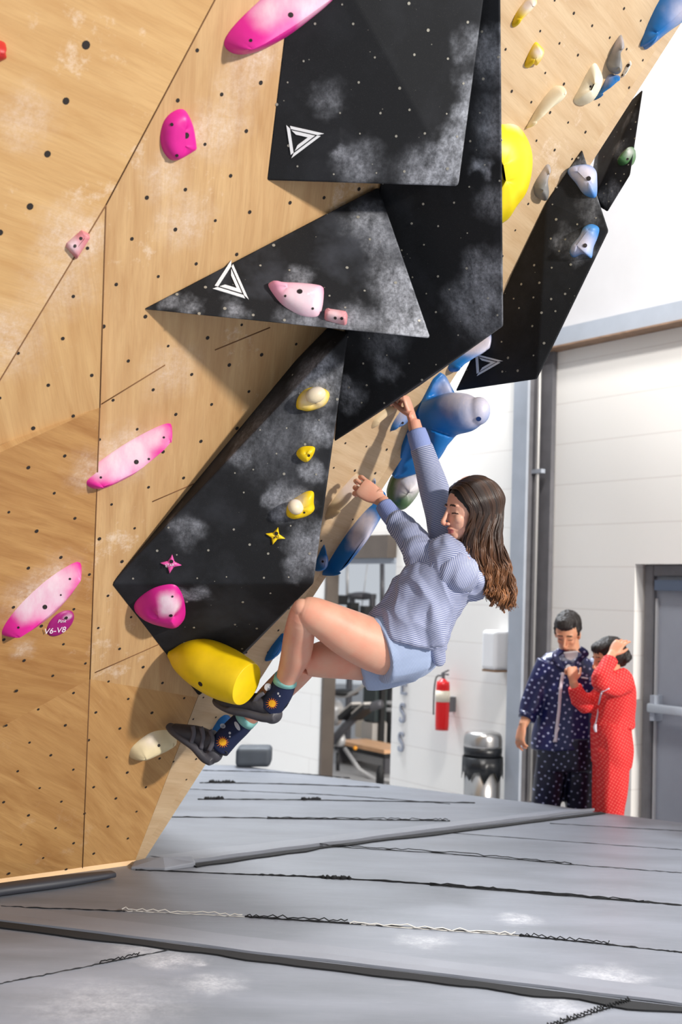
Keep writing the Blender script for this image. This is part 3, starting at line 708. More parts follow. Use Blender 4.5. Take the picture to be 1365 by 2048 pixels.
def cupped(label, outl, knob, spots, bolts, col=YEL):
    o, S = hold(label, outl, S4, .035, [(sum(p[0] for p in outl)/len(outl), sum(p[1] for p in outl)/len(outl))]*2, col, spots, bolts, p=5)
    cx, cy, r1, r2, rot = knob; h = S.hit(cx, cy); n = h[1]; t = (S.hit(cx+5, cy)[0]-h[0]).normalized(); b = n.cross(t)
    t2 = t*math.cos(rot)+b*math.sin(rot); b2 = n.cross(t2); R = Matrix((t2, b2, n)).transposed()
    k = MB().ell(h[0]+n*.002, (r1, r2, .028), R, n=16).obj('rounded_knob', holdmat('cream_resin', srgb(236, 218, 170), [((0, 0, .02), .06, .7)]), o); return o
cupped('yellow cupped hold with cream dome, uppermost on the lower black volume', [(593, 815), (596, 795), (612, 778), (637, 774), (656, 782), (659, 795), (648, 812), (620, 822), (603, 820)], (632, 790, .036, .028, .4), [(640, 800, .05, .6), (610, 800, .04, .5)], [(631, 803, .007)])
hold('small plain yellow hold between two chalky yellow ones', [(593, 908), (600, 896), (615, 892), (630, 895), (627, 910), (615, 924), (602, 920)], S4, .028, [(612, 905), (614, 907)], YEL, [], [(616, 911, .008)], p=3)
cupped('yellow cupped hold with cream dome just above the yellow start tag', [(573, 1028), (577, 1008), (600, 990), (617, 982), (628, 985), (628, 1005), (629, 1020), (615, 1032), (592, 1038), (580, 1036)], (592, 1014, .027, .03, .5), [(600, 1000, .04, .6)], [(602, 1018, .006), (609, 1025, .004)])
# big yellow barrel hold
mb = MB(); mb.tube([P(352, 1306, 4.90), P(372, 1314, 4.87), P(405, 1326, 4.80), P(446, 1346, 4.75), P(482, 1363, 4.705), P(494, 1369, 4.69)],
     [(.03, .05), (.064, .075), (.095, .095), (.102, .095), (.091, .086), (.083, .080)], ref=CU, sides=48, sub=8)
o = mb.obj('climbing_hold', holdmat('yellow_barrel_resin', YEL, [], .42)); mod_bevel(o, .008, 3, 50); tag(o, 'huge bright yellow barrel-shaped hold hiding the upper shoe toe', 'climbing hold')
SB_ = Surf([o]); h = SB_.hit(401, 1368); MB().tube([h[0]-h[1]*.004, h[0]+h[1]*.001], [.010, .010], sub=1).obj('bolt', M_hole2, o, False)
# on the triangle
hold('pale pink half-moon hold on the black triangle volume', [(537, 568), (560, 567), (610, 569), (642, 573), (648, 580), (646, 610), (640, 628), (628, 634), (600, 630), (568, 612), (548, 590)], S2, .035, [(575, 585), (615, 600)], PALEP,
     [(600, 590, .09, .9), (630, 600, .08, .9), (600, 610, .06, .8)], [(600, 583, .009), (571, 592, .004), (626, 617, .004)], p=5, rough=.5)
hold('small pale red block hold beside the half-moon hold', [(650, 623), (655, 621), (693, 627), (696, 632), (694, 648), (690, 651), (652, 641), (649, 637)], S2, .028, [(660, 630), (686, 638)], DUSTY, [(672, 635, .04, .7)], [(671, 636, .005), (684, 637, .005)], p=5, curve=False)
# on the steep right-hand face
B_ = .55
hold('yellow spiky hold with grey chalk, uppermost on the right-hand face', [(1019, 50), (1028, 25), (1045, 5), (1062, -8), (1075, 2), (1062, 22), (1045, 38), (1030, 55)], PLG, .04, [(1035, 35), (1058, 10)], YEL, [(1062, 8, .05, 1.0)], blend=B_)
hold('yellow jagged hold with grey lip right of the long black volume', [(1045, 132), (1053, 105), (1068, 82), (1082, 92), (1089, 105), (1076, 130), (1066, 128), (1058, 136)], PLG, .045, [(1062, 115), (1075, 105)], YEL, [(1082, 105, .035, .9)], blend=B_, p=1.8)
hold('grey curved jug hold near the top of the right-hand face', [(1208, 125), (1218, 100), (1232, 75), (1243, 68), (1248, 90), (1240, 105), (1244, 130), (1238, 148), (1222, 144)], PLG, .06, [(1228, 130), (1232, 95)], GREY, [(1238, 85, .05, .5)], blend=B_)
hold('smooth cream half-dome hold next to a blue hold', [(1138, 205), (1148, 180), (1168, 145), (1187, 123), (1202, 142), (1206, 165), (1190, 198), (1165, 211)], PLG, .06, [(1172, 176), (1178, 164)], srgb(242, 232, 206), [], [(1182, 173, .004)], blend=B_, p=2)
hold('narrow blue hold behind the cream half-dome', [(1184, 201), (1205, 170), (1215, 150), (1240, 152), (1232, 165), (1210, 180), (1198, 195)], PLG, .04, [(1200, 185), (1228, 160)], BLUE, [(1215, 155, .04, .6)], blend=B_)
hold('long cream sausage hold on the right-hand face', [(1046, 258), (1060, 230), (1082, 198), (1108, 175), (1125, 172), (1132, 182), (1122, 200), (1095, 220), (1068, 245)], PLG, .055, [(1065, 240), (1118, 185)], srgb(240, 226, 196), [], blend=B_, p=2.5)
hold('big blue hold cut off by the top right corner', [(1264, 98), (1275, 55), (1300, 0), (1330, -30), (1400, -40), (1400, 20), (1365, 45), (1330, 70), (1300, 95), (1285, 103), (1275, 97)], PLG, .09, [(1300, 60), (1360, 0)], BLUE, [(1365, 25, .08, .7)], blend=B_)
hold('bright yellow rounded macro hold half hidden by the black volume', [(950, 235), (1005, 234), (1040, 255), (1061, 290), (1066, 330), (1056, 380), (1035, 412), (1008, 445), (950, 450)], PLG, .12, [(985, 320), (990, 350)], srgb(250, 222, 20), [(1055, 275, .09, .8), (1025, 245, .06, .75)], blend=B_, p=2.5)
hold('grey hooked hold beside the yellow macro hold', [(1062, 365), (1075, 345), (1092, 326), (1102, 335), (1096, 360), (1099, 385), (1094, 401), (1080, 398), (1066, 385)], PLG, .05, [(1078, 375), (1090, 345)], GREY, [(1092, 345, .05, .5)], blend=B_)
o, S_ = hold('small white screw-on tag with a black clip', [(1242, 152), (1252, 132), (1260, 122), (1263, 126), (1256, 142), (1246, 155)], PLG, .02, [(1248, 146), (1258, 130)], srgb(240, 236, 228), [], [(1257, 131, .007), (1246, 150, .004)], blend=B_, cat='tag', name='route_tag')
# blue star shaped macro with a horn
def remesh_obj(name, mb, mat, vox, smooth_it=6, parent=None, label=None, cat=None):
    me = bpy.data.meshes.new('tmp'); me.from_pydata([tuple(v) for v in mb.v], [], mb.f)
    ob = bpy.data.objects.new('tmp', me); COL.objects.link(ob)
    r = ob.modifiers.new('r', 'REMESH'); r.mode = 'VOXEL'; r.voxel_size = vox; r.adaptivity = 0
    if smooth_it: sm = ob.modifiers.new('s', 'SMOOTH'); sm.factor = .5; sm.iterations = smooth_it
    dg = bpy.context.evaluated_depsgraph_get(); dg.update(); m2 = bpy.data.meshes.new_from_object(ob.evaluated_get(dg))
    bpy.data.objects.remove(ob); bpy.data.meshes.remove(me)
    V = [v.co.copy() for v in m2.vertices]; Fc = [tuple(p.vertices) for p in m2.polygons]; bpy.data.meshes.remove(m2)
    o = mobj(name, V, Fc, mat, parent, True); tag(o, label, cat); return o
def respot(o, name, col, spots, rough=.45, sc=30):
    S = Surf([o]); l = WO[o.name]; sp = []
    for x, y, r, st in spots:
        g = S.hit(x, y)
        if g: sp.append((tuple(g[0]-l), r, st))
    o.data.materials.clear(); o.data.materials.append(holdmat(name, col, sp, rough, sc)); return S
bs, _ = hold('t', [(888, 747), (872, 762), (843, 818), (815, 880), (789, 956), (815, 946), (845, 930), (862, 918), (868, 908), (885, 888), (896, 868), (912, 840), (915, 800), (903, 772)], PLG, .10, [(878, 790), (865, 850), (840, 900)], BLUE, [], blend=0, p=1.8, name='tmphold', backd=.02)
mb = MB(); mb.add(([v.co+WO[bs.name] for v in bs.data.vertices], [tuple(p.vertices) for p in bs.data.polygons])); bpy.data.objects.remove(bs)
_o = [onplane(x, y, B0+GN*.018, GN) for x, y in [(888, 747), (872, 762), (843, 818), (815, 880), (789, 956), (815, 946), (845, 930), (868, 910), (885, 888), (896, 868), (912, 840), (915, 800), (903, 772)]]
mb.add(extrude_poly(_o, GN*-.03))
mb.tube([P(862, 842, 5.04), P(905, 828, 4.97), P(940, 826, 4.9), P(966, 822, 4.87)], [.085, .086, .072, .040], sides=24)
mb.ell(P(958, 822, 4.87), (.046, .05, .056)); mb.tube([P(860, 925, 5.06), P(870, 900, 5.0), P(882, 865, 4.98)], [.012, .03, .06])
o = remesh_obj('climbing_hold', mb, None, .006, 9, None, 'large blue star-shaped macro hold with chalky horn above the climber', 'climbing hold')
Sx = respot(o, 'blue_macro_resin', BLUE, [(940, 795, .12, 1.15), (965, 810, .08, 1.1), (915, 790, .09, .9), (895, 775, .06, .6), (950, 840, .07, .7), (860, 940, .05, .3)])
for x, y in [(958, 838)]:
    g = Sx.hit(x, y)
    if g: MB().tube([g[0]-g[1]*.004, g[0]+g[1]*.001], [.010, .010], sub=1).obj('bolt', plain('blue_hole', srgb(10, 50, 110), .6), o, False)
hold('blue rail hold with white chalky end below the long black volume', [(890, 735), (897, 715), (930, 690), (965, 660), (982, 655), (977, 688), (960, 706), (930, 722), (905, 744)], PLG, .07, [(908, 725), (960, 690)], BLUE, [(968, 685, .07, 1.2), (950, 695, .05, .9), (940, 700, .05, .6)], blend=.45)
hold('small blue edge hold just left of the raised hand', [(781, 862), (783, 845), (800, 818), (818, 812), (820, 832), (812, 848), (795, 855)], PLG, .03, [(792, 848), (808, 828)], srgb(50, 120, 190), [(805, 830, .05, .6)], [(806, 846, .005)], blend=.35)
hold('rounded green hold dusted grey, behind the climber arms', [(782, 1010), (786, 985), (800, 955), (825, 948), (842, 955), (838, 985), (815, 1015), (795, 1020)], PLG, .07, [(808, 985), (812, 980)], srgb(70, 110, 62), [(825, 965, .09, 1.2), (805, 975, .06, 1.0)], blend=.7, depth=5.25, p=2.2)
hold('long blue rail hold with a chalky scoop below the climber hand', [(643, 1150), (655, 1122), (690, 1060), (725, 1010), (752, 988), (768, 982), (770, 1000), (755, 1035), (735, 1075), (705, 1110), (672, 1138)], PLG, .09, [(665, 1130), (705, 1070), (755, 1000)], BLUE,
     [(722, 1065, .07, 1.25), (735, 1045, .06, 1.1), (712, 1085, .05, 1.1), (725, 1030, .03, .6)], blend=.4, p=1.8, sc=18)
hold('small blue rounded hold beside the right edge of the black volume', [(630, 1140), (634, 1110), (645, 1082), (651, 1100), (657, 1118), (654, 1130), (645, 1140)], PLG, .04, [(642, 1128), (645, 1105)], BLUE, [(653, 1125, .03, .4)], [(646, 1123, .005)], blend=.4)
hold('small blue hold low on the plywood edge behind the knee', [(531, 1322), (538, 1295), (556, 1268), (566, 1260), (570, 1275), (563, 1300), (548, 1315)], PLG, .035, [(545, 1305), (560, 1280)], BLUE, [], blend=.4)
hold('blue hold at the wall edge directly above the lower sock', [(422, 1462), (432, 1435), (445, 1424), (460, 1432), (466, 1448), (452, 1462), (436, 1470)], PLG, .04, [(438, 1450), (452, 1445)], BLUE, [], blend=.4)
hold('tiny blue screw-on hold beside the gripping hand', [(741, 968), (745, 958), (750, 956), (751, 964), (747, 972), (743, 973)], PLG, .02, [(745, 966), (747, 962)], srgb(70, 120, 170), [(747, 962, .02, .7)], blend=.4)
o, S9 = hold('long cream crimp rail gripped by the climber left hand', [(650, 1030), (662, 1000), (690, 965), (712, 945), (722, 952), (728, 968), (715, 985), (690, 1003), (668, 1020), (655, 1040)], PLG, .055, [(668, 1012), (712, 965)], srgb(218, 192, 152), [(700, 975, .08, .6)], blend=.25, p=1.6)
hold('thin pale hold half hidden under the black volume edge', [(741, 855), (745, 838), (765, 820), (792, 805), (790, 822), (765, 840), (748, 856)], PLG, .02, [(755, 840), (780, 820)], srgb(226, 200, 160), [], blend=.2)
# on the right-hand volumes
hold('blue and white marbled hold near the tip of the black block', [(1136, 345), (1145, 333), (1175, 329), (1192, 340), (1195, 362), (1194, 390), (1186, 396), (1168, 388), (1152, 366)], S5, .035, [(1160, 350), (1182, 372)], srgb(60, 130, 205), [(1175, 350, .08, .9), (1150, 345, .05, .7)], [(1178, 357, .009)], p=3, sc=20)
hold('blue and white bone-shaped hold low on the black block', [(1140, 505), (1145, 490), (1160, 472), (1168, 455), (1184, 448), (1199, 456), (1196, 475), (1188, 495), (1184, 516), (1175, 512), (1165, 508), (1148, 515)], S5, .035, [(1160, 495), (1182, 465)], srgb(70, 140, 210), [(1172, 485, .06, .85), (1155, 495, .04, .7)], [(1171, 491, .008)], p=3, sc=20)
hold('small dull green hold on the furthest right black volume', [(1236, 325), (1245, 308), (1262, 294), (1269, 298), (1266, 315), (1258, 328), (1245, 332)], S6, .035, [(1248, 320), (1260, 305)], GREEN, [(1262, 305, .03, .6)], [(1256, 318, .005)], blend=.3)

# ------------------------------------------------------------------ things along the back wall
def on_floor(x, ytop_px, off):   # point on the floor in front of the wall at column x
    p = wpt(x, ytop_px, off); return Vector((p.x, p.y, FLZ))
# trash can
b = on_floor(969, 1400, .3); tc = empty('trash_can', b, 'round brushed steel trash can with black liner beside the column', 'trash can')
ht = wpt(969, 1461, .3).z-FLZ; r = 39/2500*(b-CC).dot(CF); mb = MB()
mb.tube([b+UP*.002, b+UP*(ht-.19)], [r*.93, r*.95], sub=1, sides=48); mb.obj('body', M_chrome, tc); 
MB().tube([b+UP*(ht-.2), b+UP*(ht-.115), b+UP*(ht-.11)], [r*.97, r*1.0, r*.8], sub=1, sides=48).obj('liner', plain('black_liner', srgb(24, 26, 30), .35, bump=.5, bscale=25), tc)
MB().tube([b+UP*(ht-.12), b+UP*(ht-.05), b+UP*(ht-.015), b+UP*ht], [r*1.0, r*.98, r*.85, r*.5], sub=3, sides=48).obj('domed_lid', M_chrome, tc)
bmn = bmesh.new(); rn = random.Random(5)
pts_ = []; ring1 = []; 
for k in range(24):
    a = math.pi*2*k/24; d = -.10-.07*abs(noise.noise(Vector((k*.7, 1, 0))))-.06*(k % 3 == 0); pts_.append((b+Vector((math.cos(a)*r*1.03, math.sin(a)*r*1.03, ht-.19)), b+Vector((math.cos(a)*r*1.05, math.sin(a)*r*1.05, ht-.19+d))))
V = []; Fc = []
for p_, q_ in pts_: V += [p_, q_]
for k in range(24): Fc.append((2*k, 2*((k+1) % 24), 2*((k+1) % 24)+1, 2*k+1))
o = mobj('bag_fringe', V, Fc, plain('black_liner', srgb(24, 26, 30), .35), tc, True); o.modifiers.new('t', 'SOLIDIFY').thickness = .004
# extinguisher
c = wpt(886, 1400, .12); d_ = (c-CC).dot(CF); m_ = lambda px: px/2500*d_
fe = empty('fire_extinguisher', wpt(886, 1455, .12), 'red fire extinguisher hanging on the white wall', 'fire extinguisher')
zt_, zb_ = wpt(886, 1362, .12).z, wpt(886, 1456, .12).z
at = lambda z: Vector((c.x, c.y, z)); L_ = zt_-zb_; r = m_(13.5)
MB().tube([at(zb_), at(zb_+.01), at(zb_+L_*.9), at(zt_-.004), at(zt_+.02)], [r*.9, r, r, r*.7, r*.25], sub=3, sides=32).obj('cylinder', plain('extinguisher_red', srgb(222, 24, 28), .3), fe)
MB().tube([at(zb_+L_*.56), at(zb_+L_*.80)], [r*1.07, r*1.07], sub=1, sides=32).obj('paper_label', plain('label_paper', srgb(236, 226, 205), .6), fe)
mb = MB().tube([at(zt_+.015), at(zt_+.05)], [.014, .012], sub=1); mb.box(at(zt_+.055)+WD*-.02, WD*.04, WN*.008, UP*.006); mb.box(at(zt_+.075)+WD*-.025, (WD*.04-UP*.015), WN*.007, UP*.005)
mb.obj('valve_handle', M_dsteel, fe, False)
MB().tube([at(zt_+.04)+WD*.01, at(zt_+.03)+WD*.06+WN*.02, at(zt_-.08)+WD*.075+WN*.03, at(zb_+.1)+WD*.05+WN*.05], [.006]*4).obj('hose', M_black, fe)
MB().box(at((zt_+zb_)/2)-WN*.075, WD*.02, WN*.045, UP*.06).obj('wall_bracket', M_dsteel, fe, False)
# dispenser and small device
c = wpt(997, 1300, .1); o = MB().box(c, WD*.085, WN*.1, UP*.15).obj('wall_dispenser', M_white, None, False); mod_bevel(o, .03, 4); tag(o, 'small white wall dispenser just left of the steel column', 'dispenser')
MB().box(c-UP*.155+WN*.005, WD*.075, WN*.085, UP*.008).obj('brown_tray', plain('brown_tray', srgb(150, 118, 92), .6), o, False)
# dark foam block on the far mat
c = onz(508, 1531); dd = (c-CC).dot(CF); o = MB().box(c+UP*.068, CR*.12, Vector((0, .12, 0)), UP*.065).obj('foam_block', plain('dark_foam', srgb(60, 66, 74), .6, var=.2), None, False); mod_bevel(o, .03, 4); tag(o, 'dark grey foam block at the far edge of the mats', 'foam block')
# weights room behind the opening
RB = 3.2
V, Fc = extrude_poly([wco(sOpL+1.5, FLZ, -RB), wco(sOpR-4.5, FLZ, -RB), wco(sOpR-4.5, 3.2, -RB), wco(sOpL+1.5, 3.2, -RB)], -WN*.1)
o = fixn(mobj('wall_weights_room', V, Fc, plain('cream_paint', srgb(236, 226, 212), .6))); tag(o, 'cream far wall of the weights room', kind='structure')
V, Fc = extrude_poly([wco(sOpR-4.5, FLZ, -.2), wco(sOpR-4.5, FLZ, -RB), wco(sOpR-4.5, 3.2, -RB), wco(sOpR-4.5, 3.2, -.2)], WD*.1)
area('weights_room_lamp', wco((sOpL+sOpR)/2-1, 3.0, -1.6), wco((sOpL+sOpR)/2-1, 0, -1.6), 1.2, 60, (1, .96, .9))
M_frame = plain('equipment_frame', srgb(92, 92, 98), .35, .3); M_lfr = plain('equipment_pale_frame', srgb(196, 196, 198), .35, .3); M_pad = plain('black_pad', srgb(30, 31, 34), .5); M_padl = plain('grey_pad', srgb(190, 186, 182), .5)
def rp(x, y, off): return wpt(x, y, -off)
def bar(mb, pts, r, mi=0): return mb.tube([rp(*p) for p in pts], [r]*len(pts), mi, sub=1, sides=10)
ec = empty('elliptical_trainer', Vector((rp(700, 1500, 1.0).x, rp(700, 1500, 1.0).y, FLZ)), 'dark elliptical exercise machine with pale footplates in the opening', 'exercise machine')
mb = MB(); bar(mb, [(650, 1500, .9), (692, 1452, 1.0), (728, 1418, 1.0), (762, 1408, 1.0)], .045); mb.obj('inclined_rail', M_frame, ec)
mb = MB(); bar(mb, [(690, 1497, 1.0), (720, 1540, 1.0), (752, 1560, 1.0), (785, 1562, 1.0)], .022); mb.obj('rear_strut', M_lfr, ec)
for x, y in ((702, 1420), (726, 1420)):
    a_, b_ = rp(x-14, y+8, .95), rp(x+12, y-14, .95); mb = MB(); mb.box((a_+b_)/2, (b_-a_)/2, WN*.06+UP*.0, UP*.012+WD*.01); q = mb.obj('footplate', M_padl, ec, False); mod_bevel(q, .008)
    mb = MB(); mb.box((a_+b_)/2-UP*.04, (b_-a_)/2*1.05, WN*.07, UP*.02+WD*.01); mb.obj('foot_tray', M_pad, q, False)
mb = MB(); mb.tube([rp(660, 1390, 1.0), rp(690, 1392, 1.0), rp(722, 1375, 1.0), rp(738, 1352, 1.0), rp(742, 1330, 1.0)], [.02]*5); mb.obj('handlebar', M_lfr, ec)
MB().ell(rp(688, 1385, 1.0), (.16, .10, .04)).obj('console', M_pad, ec)
MB().ell(rp(672, 1425, 1.05), (.09, .12, .14)).obj('flywheel_cover', M_lfr, ec)
MB().tube([rp(680, 1480, 1.02)-WN*.03, rp(680, 1480, 1.02)+WN*.03], [.07, .07], sub=1).obj('crank_disc', M_lfr, ec)
mb = MB(); bar(mb, [(676, 1505, 1.0), (676, 1545, 1.0)], .02); bar(mb, [(655, 1550, 1.0), (700, 1553, 1.0)], .02); mb.obj('floor_frame', M_pad, ec)
MB().ell(rp(711, 1496, .95), (.022, .022, .022)).obj('orange_knob', plain('orange_plastic', srgb(240, 160, 40), .4), ec)
sh = empty('storage_shelf', Vector((rp(750, 1500, 1.5).x, rp(750, 1500, 1.5).y, FLZ)), 'low shelf with orange wood top and dark edge in the weights room', 'shelf')
a_, b_ = rp(702, 1488, 1.5), rp(800, 1496, 1.5); v_ = (b_-a_)/2; v_.z = 0
MB().box((a_+b_)/2, v_, WN*.2, UP*.02).obj('wood_top', plain('orange_wood', srgb(226, 178, 136), .5, var=.1), sh, False)
MB().box((a_+b_)/2-UP*.045, v_, WN*.19, UP*.025).obj('shelf_edge', M_pad, sh, False)
hs_ = ((a_+b_)/2).z-FLZ
MB().box((a_+b_)/2-UP*(hs_*.5+.02), v_*.96, WN*.015, UP*(hs_*.5-.06)).obj('shelf_panel', plain('white_panel', srgb(226, 226, 228), .5), sh, False)
for s in (-1, 1): MB().box((a_+b_)/2-UP*(hs_*.5+.01)+v_*s*.95, v_.normalized()*.02, WN*.18, UP*(hs_*.5-.012)).obj('leg', M_frame, sh, False)
def person_rack(x, w, y0, y1, off, col, lab):
    e = empty('weight_machine', Vector((rp(x, y1, off).x, rp(x, y1, off).y, FLZ)), lab, 'exercise machine'); top = rp(x, y0, off); bt = Vector((top.x, top.y, FLZ))
    for s in (-1, 1): MB().box((top+bt)/2+WD*w*s, WD*.025, WN*.03, UP*(top.z-FLZ)/2).obj('upright', col, e, False)
    MB().box(top, WD*(w+.03), WN*.035, UP*.03).obj('crossbar', col, e, False)
    return e, top
e, tp = person_rack(752, .14, 1345, 1500, 1.9, M_pad, 'tall dark weight machine seen behind the climber shorts')
MB().box(tp-UP*.32, WD*.12, WN*.08, UP*.22).obj('weight_stack', plain('stack_dark', srgb(54, 64, 66), .4), e, False)
MB().box(tp-UP*.72, WD*.11, WN*.10, UP*.16).obj('weight_stack', M_padl, e, False)
e, tp = person_rack(725, .22, 1192, 1480, 2.3, M_frame, 'cable machine with thin upright posts behind the opening lintel')
MB().ell(tp+UP*.0+WD*.02, (.16, .08, .05)).obj('pulley_head', M_frame, e)
mb = MB(); bar(mb, [(695, 1110, 2.3), (695, 1200, 2.3)], .018); mb.obj('cable_post', M_lfr, e)
mb = MB(); bar(mb, [(765, 1106, 2.3), (765, 1240, 2.3)], .028); mb.obj('cable_post', M_frame, e)
mb = MB(); bar(mb, [(738, 1110, 2.3), (722, 1230, 2.3)], .006); mb.obj('cable', M_lfr, e)
for i, (x, y) in enumerate(((684, 1200), (706, 1215), (733, 1222))):
    MB().box(rp(x, y, 2.1), WD*.05, WN*.06, UP*.06).obj('pulley_box', M_pad, e, False)
c = rp(761, 1545, .8); o = MB().tube([Vector((c.x, c.y, FLZ)), Vector((c.x, c.y, FLZ+.14)), Vector((c.x, c.y, FLZ+.2))], [.04, .04, .015], sub=1).obj('water_bottle', M_pad); tag(o, 'small black water bottle on the weights room floor', 'bottle')

bk_ = empty('exercise_bike', Vector((rp(735, 1500, 2.6).x, rp(735, 1500, 2.6).y, FLZ)), 'cream bodied exercise machine with dark post against the weights room wall', 'exercise machine')
q0 = rp(742, 1445, 2.6); MB().box(q0, WD*.16, WN*.12, UP*.19).obj('cream_housing', plain('cream_plastic', srgb(226, 214, 198), .5), bk_, False)
MB().tube([rp(783, 1362, 2.5), Vector((rp(783, 1362, 2.5).x, rp(783, 1362, 2.5).y, FLZ))], [.05, .05], sub=1).obj('dark_post', M_pad, bk_)
for y in (1406, 1420): MB().tube([rp(745, y-2, 2.4), rp(790, y, 2.4)], [.022, .022], sub=1).obj('handle_rail', M_lfr, bk_)
MB().box(Vector((q0.x, q0.y, (q0.z-.19+FLZ)/2)), WD*.05, WN*.05, UP*(q0.z-.19-FLZ)/2).obj('support', M_frame, bk_, False)
dm = []
for i, (x, lab) in enumerate(((664, 'dark round dumbbell nearest the bronze frame post'), (672, 'dark round dumbbell just right of the one by the frame post'))):
    p_ = rp(x, 1500, 1.9); p_ = Vector((p_.x, p_.y, FLZ+.06)); e = empty('dumbbell', p_-UP*.06, lab, 'dumbbell')
    MB().tube([p_-WN*.09, p_+WN*.09], [.014, .014], sub=1).obj('grip', M_lfr, e)
    for s in (-1, 1): MB().tube([p_+WN*(.06*s), p_+WN*(.11*s)], [.058, .055], sub=1).obj('weight', M_pad, e)
# ------------------------------------------------------------------ people
def cv(a, b, c): return CR*a+CU*b+CF*c
def skin(name, c):
    t = NT(name); v = t.tc.outputs['Object']; n1 = t.noise(v, 14, 4); n2 = t.noise(v, 260, 2)
    col = t.mix(t.ramp(n1, [(.35, 0), (.7, 1)]), c, (min(1, c[0]*1.02), c[1]*.82, c[2]*.80, 1))
    return t.out(col, .48, n2, .12, .0008, Subsurface_Weight=.12, Subsurface_Scale=.02)
M_skin = skin('skin', srgb(226, 172, 146)); M_skin2 = skin('skin_tan', srgb(214, 158, 124)); M_lip = plain('lips', srgb(188, 104, 100), .4); M_lip2 = plain('lips_tan', srgb(170, 96, 84), .45)
M_brow = plain('brow_hair', srgb(62, 42, 34), .7); M_eye = plain('eye_white', srgb(225, 220, 216), .25); M_iris = plain('iris', srgb(50, 34, 26), .2)
def hand(mb, w, d, bk, s=1.0, side=1, curl=(35, 50, 40), thumb=(.5, .8, -.3), spread=.06, tl=1.0):
    d = d.normalized(); bk = (bk-d*bk.dot(d)).normalized(); la = d.cross(bk)*side
    mb.tube([w-d*.02*s, w+d*.01*s, w+d*.045*s, w+d*.08*s, w+d*.098*s], [(.024*s, .019*s), (.027*s, .018*s), (.038*s, .016*s), (.040*s, .014*s), (.034*s, .010*s)], ref=la, sides=20)
    for i, (o, L) in enumerate(((.030, .041), (.0105, .045), (-.0095, .042), (-.029, .034))):
        p = w+d*((.080-.004*abs(i-1))*s)+la*o*s; dd = (d+la*spread*(1.2-i*.8)).normalized(); pts = [p-dd*.015*s, p]; rr = [.0085*s, .0098*s]; ang = 0
        for j, l in enumerate((L, L*.62, L*.52)):
            ang += math.radians(curl[j]+random.uniform(-4, 4)+i*2.5); q = dd*math.cos(ang)-bk*math.sin(ang); p = p+q*l*s
            pts.append(p-q*l*s*.5); rr.append(.0082*s); pts.append(p); rr.append((.0088, .0080, .0055)[j]*s)
        mb.tube(pts, rr, sides=12, sub=2)
        mb.ell(pts[-1], (.0058*s,)*3, n=6)
    p = w+d*.022*s+la*.022*s; v = (d*thumb[0]+la*thumb[1]+bk*thumb[2]).normalized(); v2 = (v+d*.6-bk*.25-la*.25).normalized()
    mb.tube([p-v*.012*s, p+v*.02*s, p+v*.045*s, p+v*.045*s+v2*.028*s*tl, p+v*.045*s+v2*.05*s*tl], [.014*s, .0135*s, .0105*s, .0095*s, .0065*s], sides=12, sub=3)
def head(mb, c, R, s=1.0, male=False):
    def A(x, y, z): return Vector(c)+R@Vector((x*s, y*s, z*s))
    def E(x, y, z, a, b, d, n=14): mb.ell(A(x, y, z), (a*s, b*s, d*s), R, n=n)
    E(-.014, 0, .034, .098, .074, .084, 20); E(.030, 0, .022, .056, .062, .072); E(.036, 0, -.022, .050, .052, .062)
    j = .046 if male else .040
    E(.034, 0, -.064, .045, j, .034); E(.070, 0, -.090, .017, .019 if male else .015, .015); E(.060, 0, -.078, .026, .028, .024)
    for y in (-1, 1):
        E(.058, y*.032, -.016, .022, .019, .022); E(.072, y*.026, .031, .014, .024, .007); E(.012, y*.040, -.062, .040, .014, .026)
        E(-.004, y*.072, -.004, .018, .007, .030, 10); E(.002, y*.076, .004, .012, .006, .020, 8)
        E(.0645, y*.030, .0065, .0145, .0155, .0115, 12)      # eyelid over the ball
        E(.094, y*.0105, -.0345, .0095, .0065, .0065, 10)      # nostril wings
    mb.tube([A(.078, 0, .030), A(.089, 0, .012), A(.101, 0, -.010), A(.110, 0, -.028), A(.097, 0, -.038)], [.0075*s, .0068*s, .0078*s, .0092*s, .007*s], sides=14)
    mb.tube([A(.066, -.024, -.060), A(.083, -.010, -.0535), A(.0865, 0, -.0545), A(.083, .010, -.0535), A(.066, .024, -.060)], [.0035*s, .0062*s, .0064*s, .0062*s, .0035*s], sides=10)
    mb.tube([A(.066, -.022, -.062), A(.080, -.010, -.0665), A(.083, 0, -.068), A(.080, .010, -.0665), A(.066, .022, -.062)], [.0035*s, .0066*s, .0074*s, .0066*s, .0035*s], sides=10)
    return A
def body(name, mb, mats, vox, par, heads, it=4):
    o = remesh_obj(name, mb, mats[0], vox, it, par)
    for mm in mats[1:]: o.data.materials.append(mm)
    for c, R, s in heads:
        Ri = R.inverted(); L = WO[o.name]
        for p in o.data.polygons:
            q = Ri@(p.center+L-Vector(c))/s
            if q.x < .04 or q.length > .16: continue
            ay = abs(q.y)
            if q.x > .074 and ay < .019 and -.0715+ay*.15 < q.z < -.0515-(ay*.22): p.material_index = 1
            elif .010 < ay < .046 and abs(q.z-(.034-(ay-.026)**2*9)) < .0032 and q.x > .045: p.material_index = 2
            elif .017 < ay < .044 and abs(q.z-(.0035-(ay-.030)**2*14+.001)) < .0027 and q.x > .055: p.material_index = 2
    return o
def frame(fwd, up):
    x = fwd.normalized(); z = (up-x*up.dot(x)).normalized(); y = z.cross(x); return Matrix((x, y, z)).transposed()
